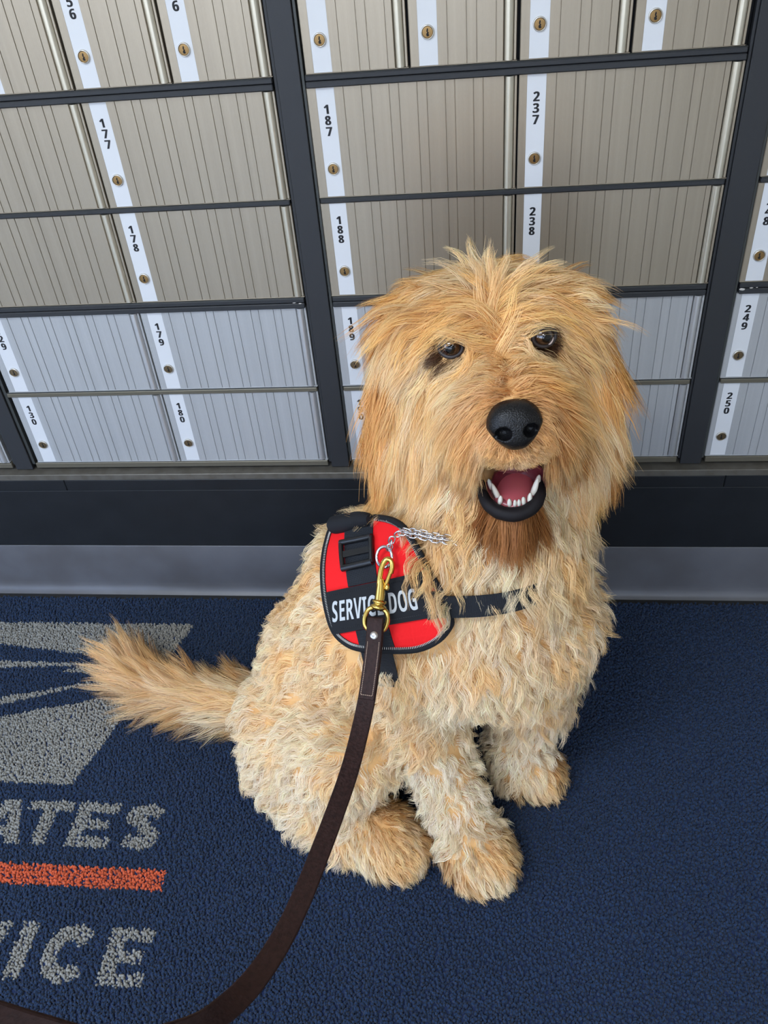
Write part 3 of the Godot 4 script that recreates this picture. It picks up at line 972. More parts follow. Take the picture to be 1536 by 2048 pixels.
# guide line of a lock: starts along flow, bends with weight and waves, stays outside the skin
func guide(p: Vector3, nrm: Vector3, flow: Vector3, length: float, lift: float, weight: float, wave: float, turns: float, S: int, stay: float, over: bool) -> PackedVector3Array:
	var g := PackedVector3Array()
	var f := (flow - nrm * flow.dot(nrm))
	if f.length() < 0.05:
		f = nrm.cross(Vector3(rng.randf_range(-1, 1), rng.randf_range(-1, 1), rng.randf_range(-1, 1)))
	f = f.normalized()
	var dir := (f * (1.0 - lift) + nrm * lift).normalized()
	var q := p - nrm * 0.003
	g.append(q)
	var step := length / S
	var ph := rng.randf() * TAU
	var sgn := 1.0 if rng.randf() < 0.5 else -1.0
	for k in S:
		var t := float(k + 1) / S
		dir = (dir + Vector3(0, -weight * (0.4 + t), 0)).normalized()
		var sd := dir.cross(nrm)
		var w := cos(ph + turns * TAU * t) * wave
		var d2 := (dir + sd * w * sgn + nrm * wave * 0.5 * sin(ph + turns * TAU * t)).normalized()
		q += d2 * step
		var e := body_field.at(q)
		var need := stay * minf(1.0, t * 2.0)
		if e < need:
			var gr := body_field.grad(q)
			q += gr * (need - e)
			dir = (dir - gr * minf(0.0, dir.dot(gr))).normalized()
		for ey in EYES:
			var ax: float = clampf((q - ey).dot(HF), 0.0, 0.035)
			var c: Vector3 = ey + HF * ax
			var r := q - c
			if r.length() < 0.0190:
				q = c + r.normalized() * 0.0190
		if over:
			var dv := q - VO
			var uq := Vector2(dv.dot(VU), dv.dot(VV))
			if absf(uq.x) < 0.1 and uq.y > -0.09 and uq.y < 0.14 and Geometry2D.is_point_in_polygon(uq, v_shape):
				if uq.x < 0.034 and uq.y < 0.086:
					return PackedVector3Array()   # kept clear: this hair lies under the vest
				var vs := vest_pt(uq.x, uq.y, 0.007)
				var up := (vs - q).dot(VN)
				if up > 0.0 and up < 0.09:
					q += VN * up
		if q.y < 0.010:
			q.y = 0.010
			dir.y = maxf(dir.y, 0.0)
		g.append(q)
	return g

var tone := FastNoiseLite.new()

func lin(r: float, g: float, b: float) -> Color:
	return rgb8(r, g, b).srgb_to_linear()

func dog() -> void:
	HF = (NOSE - HC).normalized()
	HR = (EYES[1] - EYES[0]).normalized()
	HR = (HR - HF * HR.dot(HF)).normalized()
	HU = HF.cross(HR)
	if HU.y < 0: HU = -HU
	tone.seed = 21; tone.frequency = 14.0; tone.fractal_octaves = 3
	body_field = Field.new(Vector3(-0.60, -0.02, 0.12), Vector3(0.43, 0.90, 0.72), 0.009)
	for b in BONES:
		body_field.cone(b[0], b[1], b[2], b[3], b[4], 0.03 if b[4] != EAR else 0.012)
	var t := thing("dog", "curly golden dog with a shaggy face sitting on the blue mat, mouth open", "dog", Vector3.ZERO)
	var skin := mat("dog_skin", rgb8(222, 174, 116), 0.9, 0.0, 0.2)
	var sm := body_field.nets()
	put(sm.mesh(), "body", skin, t)
	# ---- roots
	var fur := mat("fur", Color.WHITE, 0.55, 0.0, 0.35)
	fur.vertex_color_use_as_albedo = true
	fur.backlight_enabled = true
	fur.backlight = Color(0.8, 0.8, 0.8)
	var coats := {"head_fur": Coat.new(), "ear_fur": Coat.new(), "body_fur": Coat.new(), "leg_fur": Coat.new(), "tail_fur": Coat.new(), "beard_fur": Coat.new()}
	var tris := sm.ix.size() / 3
	for ti in tris:
		var a := sm.v[sm.ix[ti * 3]]; var b := sm.v[sm.ix[ti * 3 + 1]]; var cc := sm.v[sm.ix[ti * 3 + 2]]
		var area := (b - a).cross(cc - a).length() * 0.5
		var mid := (a + b + cc) / 3.0
		var reg := body_field.region(mid)
		var dens: float = DENSITY[reg]
		var nn := (sm.n[sm.ix[ti * 3]] + sm.n[sm.ix[ti * 3 + 1]] + sm.n[sm.ix[ti * 3 + 2]]).normalized()
		if nn.dot(Vector3(0.19, 1.2, 1.25) - mid) < -0.25:
			dens *= 0.55
		var want: float = area * dens
		var m := int(want) + (1 if rng.randf() < want - int(want) else 0)
		for q in m:
			var u := rng.randf(); var w := rng.randf()
			if u + w > 1.0:
				u = 1.0 - u; w = 1.0 - w
			plant(a + (b - a) * u + (cc - a) * w, nn, reg, coats)
	for k in coats:
		var o := put(coats[k].mesh(), k, fur, t)
		o.set_meta("kind", "stuff")
	face(t)

const DENSITY := [7000.0, 8000.0, 19500.0, 33000.0, 26000.0, 11000.0, 10000.0, 7500.0, 13000.0, 8000.0, 11500.0, 7500.0]

func plant(p: Vector3, nrm: Vector3, reg: int, coats: Dictionary) -> void:
	if p.y < 0.012 and nrm.y < -0.3:
		return
	if vest_covers(p, nrm):
		return
	for e in EYES:
		if p.distance_to(e) < 0.0150:
			return
	var nd := (p - NOSE)
	if Vector3(nd.dot(HR) / 0.029, nd.dot(HU) / 0.024, nd.dot(HF) / 0.028).length() < 1.0:
		return
	# open mouth
	var mo: Vector3 = p - MOUTH
	var ma := mo.dot(HR); var mb := mo.y
	if absf(ma) < 0.037 and mb > -0.032 and mb < 0.047 and mo.dot(HF) > -0.07 and reg != EAR:
		return
	var r := p - HC
	var a := r.dot(HR); var b := r.dot(HU); var f := r.dot(HF)
	var sa := clampf((a + 0.012 * tone.get_noise_3dv(p * 1.7)) / 0.022, -1.0, 1.0)
	var N1 := tone.get_noise_3dv(p)
	var N2 := tone.get_noise_3dv(p * 2.3 + Vector3(3, 1, 2))
	var flow := Vector3.DOWN
	var length := 0.045; var lift := 0.35; var weight := 0.05; var wave := 0.5; var turns := 1.0
	var hairs := 24; var radius := 0.010; var tip := 0.28; var width := 0.0009; var S := 5; var stay := 0.008
	var spread := 0.12; var wob := 0.004
	var where := "body_fur"
	var cream := lin(255, 233, 196); var gold := lin(252, 209, 148); var honey := lin(255, 203, 128); var tan_ := lin(232, 174, 108); var brown := lin(168, 110, 62); var white := lin(255, 238, 212)
	N1 += rng.randf_range(-0.22, 0.22)
	var col := cream.lerp(gold, clampf(0.45 + 1.3 * N1, 0, 1))
	match reg:
		TORSO, SHOULDER:
			flow = Vector3.DOWN * 0.9 - HEADING * (0.55 + 0.5 * maxf(0.0, nrm.y)) + Vector3(N1, 0, N2) * 0.9
			length = 0.050; wave = 1.0; turns = 1.1; lift = 0.30; tip = 0.18; width = 0.00075; hairs = 28
		CHEST:
			flow = Vector3.DOWN + HEADING * 0.15 + Vector3(N1, 0, N2) * 0.5
			length = 0.058; wave = 0.85; lift = 0.33; turns = 1.1; tip = 0.18; width = 0.00075; hairs = 28
			col = cream.lerp(gold, clampf(0.5 + 1.4 * N1, 0, 1)).lerp(white, clampf(0.15 + 1.5 * N2, 0, 0.7))
		NECK:
			flow = Vector3.DOWN + HF * 0.1 + Vector3(N1, 0, N2) * 0.5
			length = 0.080; wave = 0.75; lift = 0.36; turns = 1.3; weight = 0.08; tip = 0.2; width = 0.0007; hairs = 30; S = 7
			col = cream.lerp(gold, clampf(0.55 + 1.3 * N1, 0, 1))
		HIND:
			flow = Vector3.DOWN * 0.9 - HEADING * (0.2 + 0.8 * maxf(0.0, nrm.y)) + Vector3(N1, 0, N2) * 0.7
			length = 0.047; wave = 0.85; lift = 0.28; tip = 0.18; width = 0.00075; hairs = 28
			col = cream.lerp(gold, clampf(0.35 + 1.1 * N1, 0, 1)).lerp(white, clampf(0.25 + 1.5 * N2, 0, 0.7))
			where = "leg_fur"
		FORELEG:
			flow = Vector3.DOWN + Vector3(N1, 0, N2) * 0.7
			length = 0.036; wave = 0.95; lift = 0.42; hairs = 24; radius = 0.008; tip = 0.2; width = 0.00075
			col = cream.lerp(white, clampf(0.4 + N1, 0, 1))
			where = "leg_fur"
		PAW:
			flow = HEADING * 0.7 + Vector3(0, -0.6, 0.5) + Vector3(N1, 0, N2) * 0.4
			length = 0.030; wave = 0.35; lift = 0.40; hairs = 22; radius = 0.007
			col = cream.lerp(gold, clampf(0.55 + 1.2 * N1, 0, 1))
			where = "leg_fur"
		TAIL:
			var along := clampf((-0.20 - p.x) / 0.3, 0, 1)
			flow = Vector3(-0.9, -0.1, -0.15).lerp(Vector3(-0.8, 0.0, -0.6), along) + nrm * 0.2
			length = lerpf(0.075, 0.105, along); lift = 0.38; wave = 0.30; turns = 0.7; weight = 0.02; tip = 0.4
			hairs = 30; S = 6; width = 0.0008
			col = gold.lerp(cream, clampf(0.45 + N1, 0, 1)).lerp(tan_, 0.35 * along)
			where = "tail_fur"
		EAR:
			flow = Vector3.DOWN + HR * 0.12 * signf(a) + Vector3(N1, 0, N2) * 0.25
			length = 0.095; lift = 0.16; wave = 0.16; turns = 0.7; weight = 0.09; hairs = 34; radius = 0.010; S = 6; width = 0.00065; tip = 0.45
			col = honey.lerp(tan_, clampf(0.45 + N1, 0, 1))
			where = "ear_fur"
		SKULL:
			where = "head_fur"
			hairs = 32; radius = 0.0085; S = 6; width = 0.0006; tip = 0.36; wave = 0.25; turns = 0.8
			length = 0.062
			if b > 0.045 and f < 0.05:
				# crown: up and outwards
				flow = HR * sa * 0.8 - HU * absf(a) * 9.0 - HF * (0.7 - 0.6 * absf(sa)) + Vector3(N1, 0.1, N2) * 0.8
				lift = 0.28 if rng.randf() < 0.88 else 0.55; weight = 0.17; length = 0.066 * rng.randf_range(0.7, 1.3); wave = 0.35; tip = 0.28
			elif b > 0.015:
				# forehead and brows sweep outwards and down over the eye corners
				flow = HR * sa * 0.95 - HU * (0.25 + 6.0 * absf(a)) + HU * 0.5 * (1.0 - absf(sa)) + Vector3(N1, 0, N2) * 0.25
				lift = 0.26; weight = 0.13; length = 0.064
			else:
				flow = Vector3.DOWN + HR * sa * 0.25 + Vector3(N1, 0, N2) * 0.25
				lift = 0.2; weight = 0.08; length = 0.092
			col = cream.lerp(honey, clampf(0.6 + 0.8 * N1, 0, 1))
			var de := minf(p.distance_to(EYES[0]), p.distance_to(EYES[1])) + 0.008 * N2
			if de < 0.032:
				length = lerpf(0.017, length, clampf((de - 0.0175) / 0.02, 0, 1)); lift = 0.3; hairs = 36
				col = lin(84, 55, 36).lerp(col, clampf((de - 0.0182) / 0.008, 0, 1))
		MUZZLE:
			where = "head_fur"
			hairs = 30; radius = 0.0065; S = 6; width = 0.0006; tip = 0.35; wave = 0.22; turns = 0.7
			var side_ := clampf(absf(a) / 0.04, 0, 1)
			flow = HR * sa * (1.0 - 0.4 * side_) - HU * (0.15 + 1.1 * side_) + HF * 0.10 * (1.0 - side_) + Vector3(N1, 0, N2) * 0.2
			length = lerpf(0.028, 0.082, side_); lift = lerpf(0.30, 0.16, side_); weight = lerpf(0.04, 0.09, side_)
			var dn := p.distance_to(NOSE)
			length *= clampf((dn - 0.018) / 0.03, 0.22, 1.0)
			if mo.y > 0.0 and absf(ma) < 0.034 and mo.y < 0.090 and mo.dot(HF) > -0.03:
				length = 0.008 + 0.02 * clampf((absf(ma) - 0.02) / 0.016, 0, 1); lift = 0.3
			col = cream.lerp(honey, clampf(0.65 + 0.6 * N1, 0, 1)).lerp(tan_, clampf(0.15 + 1.0 * (0.06 - dn) / 0.06, 0, 0.8))
			if p.y < MOUTH.y + 0.050:
				col = col.lerp(tan_, 0.6).lerp(brown, clampf(0.25 + 0.8 * N2, 0.0, 0.6))
			var de := minf(p.distance_to(EYES[0]), p.distance_to(EYES[1])) + 0.008 * N2
			if de < 0.030:
				length = minf(length, 0.018); lift = 0.25
				col = lin(84, 55, 36).lerp(col, clampf((de - 0.0182) / 0.008, 0, 1))
		JAW:
			where = "beard_fur"
			flow = Vector3.DOWN + HF * 0.25 + HR * 1.5 * ma
			length = 0.072; lift = 0.12; weight = 0.10; wave = 0.15; hairs = 34; radius = 0.0065; S = 6; width = 0.0006; tip = 0.4
			col = tan_.lerp(brown, clampf(0.5 + N1, 0, 1))
	if (reg == SKULL and f > 0.03 or reg == MUZZLE) and absf(sa) < 0.8 and b > -0.02:
		# the whorl between the eyes: hair stands up and crosses over
		var q := 1.0 - absf(sa) / 0.8
		lift = lerpf(lift, 0.5, q); length = maxf(length, 0.030)
		flow += (HR * rng.randf_range(-1, 1) + HU * rng.randf_range(-0.6, 1.0)) * 0.9 * q
	length *= rng.randf_range(0.72, 1.28)
	var g := guide(p, nrm, flow, length, lift * rng.randf_range(0.75, 1.25), weight, wave, turns, S, stay, reg == NECK or reg == EAR or reg == SKULL)
	if g.size() < S + 1:
		return
	var cvar := 1.0 + rng.randf_range(-0.10, 0.08)
	col = Color(col.r * cvar, col.g * cvar, col.b * cvar)
	lock(coats[where], g, nrm, hairs, radius, tip, width, col, spread, wob)

const MOUTH := Vector3(0.2271, 0.6377, 0.4950)

func face(t: Node3D) -> void:
	mat("nose_skin", rgb8(14, 13, 14), 0.38, 0.0, 0.4)
	M.nose_skin.heightmap_enabled = true; M.nose_skin.heightmap_texture = noise_tex(0.09, 256, [], 2, 3); M.nose_skin.heightmap_scale = 0.06
	M.nose_skin.uv1_triplanar = true; M.nose_skin.uv1_scale = Vector3(22, 22, 22)
	mat("eye_brown", rgb8(44, 24, 14), 0.05, 0.0, 0.6)
	M.eye_brown.clearcoat_enabled = true; M.eye_brown.clearcoat = 1.0; M.eye_brown.clearcoat_roughness = 0.02
	mat("pupil", rgb8(8, 6, 6), 0.05)
	mat("eye_white", rgb8(190, 170, 160), 0.2)
	mat("lid_skin", rgb8(38, 28, 24), 0.5)
	mat("lip_black", rgb8(22, 18, 19), 0.6, 0.0, 0.3)
	mat("gum", rgb8(150, 72, 78), 0.3)
	mat("tongue", rgb8(176, 82, 88), 0.3)
	mat("mouth_dark", rgb8(92, 30, 38), 0.4)
	mat("tooth", rgb8(238, 230, 212), 0.25)
	# nose: rounded block with two nostrils and a groove, as surface nets
	var nf := Field.new(Vector3(-0.042, -0.036, -0.036), Vector3(0.042, 0.036, 0.036), 0.0016)
	for z in nf.nz:
		for y in nf.ny:
			for x in nf.nx:
				var p := nf.o + Vector3(x, y, z) * nf.c
				var w := 0.0285 - 0.010 * clampf(-p.y / 0.022, 0, 1) - 0.002 * clampf(p.y / 0.02, 0, 1)
				var q := Vector3(p.x / w, p.y / 0.0255, (p.z + 0.004) / 0.0215)
				var e := (pow(pow(absf(q.x), 2.5) + pow(absf(q.y), 2.5) + pow(absf(q.z), 2.3), 0.41) - 1.0) * 0.021
				for s in [-1.0, 1.0]:
					var c := Vector3(0.0140 * s, -0.0055, 0.0165)
					var u := p - c
					var hole := Vector3(u.x / 0.0086, u.y / 0.0072, u.z / 0.0160).length() - 1.0
					e = maxf(e, -hole * 0.0065)
					var v := p - Vector3(0.0225 * s, -0.0080, 0.0110)
					e = maxf(e, -(Vector3(v.x / 0.0085, v.y / 0.0026, v.z / 0.0075).length() - 1.0) * 0.0028)
				var gr := Vector2(p.x, minf(0.0, p.z - 0.0185 + maxf(0.0, p.y) * 0.3)).length() - 0.0011
				if p.y < 0.003: e = maxf(e, -gr)
				nf.d[(z * nf.ny + y) * nf.nx + x] = e
	var no := put(nf.nets().mesh(), "nose", M.nose_skin, t)
	no.set_meta("label", "moist black nose with two nostrils")
	no.transform = Transform3D(Basis(HR, HU, HF).rotated(HR, -0.36), NOSE)
	for ei in 2:
		var c: Vector3 = EYES[ei]
		var ax := (HF + HR * (0.22 if ei == 1 else -0.22) + HU * 0.12).normalized()
		var right := HR - ax * HR.dot(ax)
		var bs := Basis(right.normalized(), ax.cross(right.normalized()), ax)
		var eb := MB.new()
		eb.ball(Vector3.ZERO, Vector3.ONE * 0.0122, 16)
		var eo := put(eb.mesh(), "eye", M.eye_brown, t)
		eo.transform = Transform3D(bs, c)
		var pu := MB.new()
		pu.ball(Vector3(0, 0, 0.0095), Vector3(0.0060, 0.0060, 0.0031), 10)
		put(pu.mesh(), "pupil", M.pupil, eo)
		var wh := MB.new()
		var arc := PackedVector3Array()
		for k in 9:
			var an := deg_to_rad(-95.0 + 85.0 * k / 8.0) if ei == 1 else deg_to_rad(-100.0 + 30.0 * k / 8.0)
			arc.append(Vector3(cos(an) * 0.0088, sin(an) * 0.0088, 0.0083))
		wh.tube(arc, PackedFloat32Array([0.0003, 0.0007, 0.0010, 0.0012, 0.0013, 0.0012, 0.0010, 0.0007, 0.0003]), 8)
		put(wh.mesh(), "eye_white", M.eye_white, eo)
		var lid := MB.new()
		var rim := PackedVector3Array()
		for k in 28:
			var an := TAU * k / 28.0
			rim.append(Vector3(cos(an) * 0.0126, sin(an) * 0.0098, 0.0080 - 0.0030 * absf(cos(an))))
		lid.tube(rim, PackedFloat32Array([0.0024]), 10, true)
		put(lid.mesh(), "eyelid", M.lid_skin, eo)
	var lip := PackedVector3Array([Vector3(0.1906, 0.6220, 0.4680), Vector3(0.1918, 0.6181, 0.4850), Vector3(0.1980, 0.6115, 0.4980), Vector3(0.2105, 0.6069, 0.5070), Vector3(0.2273, 0.6064, 0.5110), Vector3(0.2430, 0.6090, 0.5070), Vector3(0.2538, 0.6148, 0.4980), Vector3(0.2583, 0.6199, 0.4850), Vector3(0.2578, 0.6244, 0.4680)])
	var teeth := [[Vector3(0.2117, 0.6143, 0.4970), Vector3(0.2127, 0.6238, 0.4990), 0.0028], [Vector3(0.2223, 0.6137, 0.5010), Vector3(0.2221, 0.6225, 0.5030), 0.0027], [Vector3(0.2285, 0.6138, 0.5020), Vector3(0.2283, 0.6218, 0.5040), 0.0022], [Vector3(0.2330, 0.6145, 0.5020), Vector3(0.2327, 0.6225, 0.5040), 0.0022], [Vector3(0.2381, 0.6150, 0.5000), Vector3(0.2377, 0.6245, 0.5020), 0.0027], [Vector3(0.2449, 0.6163, 0.4970), Vector3(0.2455, 0.6278, 0.4990), 0.0029], [Vector3(0.2095, 0.6138, 0.4880), Vector3(0.2014, 0.6355, 0.4900), 0.0034], [Vector3(0.2491, 0.6186, 0.4880), Vector3(0.2538, 0.6414, 0.4900), 0.0035], [Vector3(0.2028, 0.6170, 0.4740), Vector3(0.1987, 0.6308, 0.4760), 0.0034], [Vector3(0.2542, 0.6217, 0.4740), Vector3(0.2564, 0.6360, 0.4760), 0.0034]]
	var gum_line := PackedVector3Array([Vector3(0.1982, 0.6153, 0.4620), Vector3(0.2028, 0.6112, 0.4760), Vector3(0.2101, 0.6102, 0.4900), Vector3(0.2197, 0.6076, 0.4960), Vector3(0.2299, 0.6077, 0.4980), Vector3(0.2401, 0.6097, 0.4960), Vector3(0.2475, 0.6137, 0.4900), Vector3(0.2532, 0.6159, 0.4760), Vector3(0.2554, 0.6221, 0.4620)])
	var palate_at := Vector3(0.2281, 0.6682, 0.4780)
	var tongue_at := Vector3(0.2295, 0.6115, 0.4700)
	var throat_at := Vector3(0.2293, 0.6296, 0.4620)
	var lb := MB.new()
	var lip_r := PackedFloat32Array()
	for k in 33:
		lip_r.append(0.0030 + 0.0056 * pow(sin(PI * k / 32.0), 0.7) + rng.randf_range(-0.0003, 0.0003))
	lb.tube(smooth_path(lip, 4), lip_r, 16)
	put(lb.mesh(), "lower_lip", M.lip_black, t)
	var gm := MB.new()
	gm.tube(gum_line, PackedFloat32Array([0.003, 0.0045, 0.0055, 0.0058, 0.0058, 0.0058, 0.0055, 0.0045, 0.003]), 10)
	put(gm.mesh(), "gum", M.gum, t)
	for q in teeth:
		var tb := MB.new()
		var a: Vector3 = q[0]; var b: Vector3 = q[1]; var r: float = q[2]
		tb.tube(PackedVector3Array([a - (b - a) * 0.3, a, a.lerp(b, 0.45), a.lerp(b, 0.8), a.lerp(b, 0.96), b]), PackedFloat32Array([r * 0.8, r, r * 0.98, r * 0.72, r * 0.4, r * 0.08]), 10)
		put(tb.mesh(), "tooth", M.tooth, t)
	var tg := MB.new()
	var tbs := Basis(HR, HU, HF).rotated(HR, 0.25)
	tg.ball(Vector3.ZERO, Vector3(0.0255, 0.0120, 0.040), 14)
	var to := put(tg.mesh(), "tongue", M.tongue, t)
	to.transform = Transform3D(tbs, tongue_at)
	var pal := MB.new()
	pal.ball(Vector3.ZERO, Vector3(0.034, 0.0135, 0.036), 12)
	put(pal.mesh(), "palate", M.mouth_dark, t).transform = Transform3D(Basis(HR, HU, HF), palate_at)
	# throat: the inside of a bowl behind the tongue
	var th := MB.new()
	var rows := []
	for i in 10:
		var ph := PI * 0.5 * i / 9.0
		var row := PackedVector3Array()
		for j in 20:
			var an := TAU * j / 20.0
			row.append(throat_at + HR * cos(an) * sin(ph) * 0.032 + HU * sin(an) * sin(ph) * 0.036 + HF * (0.030 - cos(ph) * 0.035))
		rows.append(row)
	th.sheet(rows, true)
	if th.n[45].dot(HF) < 0:
		th = MB.new()
		th.sheet(rows, true, true)
	put(th.mesh(), "throat", M.mouth_dark, t)


# ---------------------------------------------------------------- vest, chain and leash
const VO := Vector3(0.0631, 0.4741, 0.5083)
const VU := Vector3(0.9432, 0.3206, 0.0873)
const VV := Vector3(-0.1571, 0.6615, -0.7333)
const VN := Vector3(-0.2928, 0.6779, 0.6743)

const V_ISO := 0.027
var v_out: PackedVector2Array = PackedVector2Array([Vector2(-0.0578, 0.1159), Vector2(-0.0754, 0.1046), Vector2(-0.0803, 0.0845), Vector2(-0.0824, 0.0535), Vector2(-0.0807, 0.0229), Vector2(-0.0768, -0.0073), Vector2(-0.0700, -0.0353), Vector2(-0.0555, -0.0527), Vector2(-0.0365, -0.0623), Vector2(-0.0021, -0.0699), Vector2(0.0310, -0.0729), Vector2(0.0591, -0.0656), Vector2(0.0785, -0.0515), Vector2(0.0832, -0.0416), Vector2(0.0833, -0.0225), Vector2(0.0788, -0.0005), Vector2(0.0714, 0.0251), Vector2(0.0610, 0.0548), Vector2(0.0449, 0.0804), Vector2(0.0082, 0.0993)])
var v_shape := PackedVector2Array()

func curve_closed(p: PackedVector2Array, per: int) -> PackedVector2Array:
	var o := PackedVector2Array()
	var m := p.size()
	for i in m:
		for k in per:
			o.append(p[i].cubic_interpolate(p[(i + 1) % m], p[(i - 1 + m) % m], p[(i + 2) % m], float(k) / per))
	return o

func smooth_path(p: PackedVector3Array, per: int) -> PackedVector3Array:
	var o := PackedVector3Array()
	var m := p.size()
	for i in m - 1:
		for k in per:
			o.append(p[i].cubic_interpolate(p[i + 1], p[maxi(i - 1, 0)], p[mini(i + 2, m - 1)], float(k) / per))
	o.append(p[m - 1])
	return o

func vest_covers(p: Vector3, n: Vector3) -> bool:
	var d := p - VO
	if n.dot(VN) < -0.15 or d.dot(VN) < -0.12:
		return false
	var q := Vector2(d.dot(VU), d.dot(VV))
	if absf(q.x) > 0.1 or q.y < -0.09 or q.y > 0.14:
		return false
	return Geometry2D.is_point_in_polygon(q, v_shape)

# point of the vest's outer face over plane coordinates (u, v)
func vest_pt(u: float, v: float, off := 0.0) -> Vector3:
	var b := VO + VU * u + VV * v
	var t := 0.06
	for k in 24:
		var e := body_field.at(b + VN * t) - V_ISO
		if e < 0.0004:
			break
		t -= e * 0.8
	return b + VN * (t + off)

func vest_n(u: float, v: float) -> Vector3:
	var e := 0.006
	return (vest_pt(u + e, v) - vest_pt(u - e, v)).cross(vest_pt(u, v + e) - vest_pt(u, v - e)).normalized()

# flat piece that follows the vest: corners top left, top right, bottom right, bottom left
func vest_slab(c: PackedVector2Array, off: float, thick: float, nu := 10, nv := 10) -> MB:
	var top := []
	var rim := PackedVector3Array()
	for i in nv + 1:
		var row := PackedVector3Array()
		for j in nu + 1:
			var q := c[0].lerp(c[1], float(j) / nu).lerp(c[3].lerp(c[2], float(j) / nu), float(i) / nv)
			row.append(vest_pt(q.x, q.y, off + thick))
		top.append(row)
	var b := MB.new()
	b.sheet(top)
	if b.n[0].dot(VN) < 0:
		b = MB.new()
		b.sheet(top, false, true)
	for k in b.uv.size():
		b.uv[k].y *= c[0].distance_to(c[3]) / 0.04
	for j in nu + 1: rim.append(top[0][j])
	for i in range(1, nv + 1): rim.append(top[i][nu])
	for j in range(nu - 1, -1, -1): rim.append(top[nv][j])
	for i in range(nv - 1, 0, -1): rim.append(top[i][0])
	var mid := Vector3.ZERO
	for p in rim: mid += p / rim.size()
	for i in rim.size():
		var p := rim[i]; var q := rim[(i + 1) % rim.size()]
		var nn := (q - p).cross(VN).normalized()
		if nn.dot(p - mid) < 0: nn = -nn
		b.quad(p, q, q - VN * (thick + 0.003), p - VN * (thick + 0.003), nn)
	return b

func ribbon(b: MB, p: PackedVector3Array, nr: PackedVector3Array, w: float, th: float) -> void:
	var m := p.size()
	var sides := [[], [], [], []]
	for k in 4:
		for e in 2:
			sides[k].append(PackedVector3Array())
	for i in m:
		var t := (p[mini(i + 1, m - 1)] - p[maxi(i - 1, 0)]).normalized()
		var n := (nr[i] - t * nr[i].dot(t)).normalized()
		var s := t.cross(n)
		var a := p[i] + s * w * 0.5 + n * th * 0.5; var c := p[i] - s * w * 0.5 + n * th * 0.5
		var d := p[i] - s * w * 0.5 - n * th * 0.5; var e := p[i] + s * w * 0.5 - n * th * 0.5
		var bev := th * 0.28
		sides[0][0].append(a - s * bev); sides[0][1].append(c + s * bev)
		sides[1][0].append(c - n * bev); sides[1][1].append(d + n * bev)
		sides[2][0].append(d + s * bev); sides[2][1].append(e - s * bev)
		sides[3][0].append(e + n * bev); sides[3][1].append(a - n * bev)
	var loop := [sides[0][0], sides[0][1], sides[1][0], sides[1][1], sides[2][0], sides[2][1], sides[3][0], sides[3][1]]
	for k in 8:
		var r0: PackedVector3Array = loop[k]; var r1: PackedVector3Array = loop[(k + 1) % 8]
		var base := b.v.size()
		var far := 0.0
		for i in m:
			if i > 0: far += p[i].distance_to(p[i - 1]) / 0.04
			var t := (p[mini(i + 1, m - 1)] - p[maxi(i - 1, 0)]).normalized()
			var nn := (r1[i] - r0[i]).cross(t).normalized()
			if nn.dot((r0[i] + r1[i]) * 0.5 - p[i]) < 0: nn = -nn
			b.vert(r0[i], nn, Vector2(0, far)); b.vert(r1[i], nn, Vector2(1, far))
		for i in m - 1:
			var q := base + i * 2
			b.face(q, q + 1, q + 3); b.face(q, q + 3, q + 2)
	for e in [0, m - 1]:
		var t := (p[1] - p[0]).normalized() * -1.0 if e == 0 else (p[m - 1] - p[m - 2]).normalized()
		for k in range(1, 7):
			b.tri(loop[0][e], loop[k][e], loop[k + 1][e], t)

func webbing_texture() -> ImageTexture:
	var im := Image.create(64, 256, false, Image.FORMAT_L8)
	for y in 256:
		for x in 64:
			var g := 0.5 + 0.5 * sin(TAU * y / 8.0) * 0.8 + 0.1 * sin(TAU * x / 4.0)
			im.set_pixel(x, y, Color(g, g, g))
	return ImageTexture.create_from_image(im)

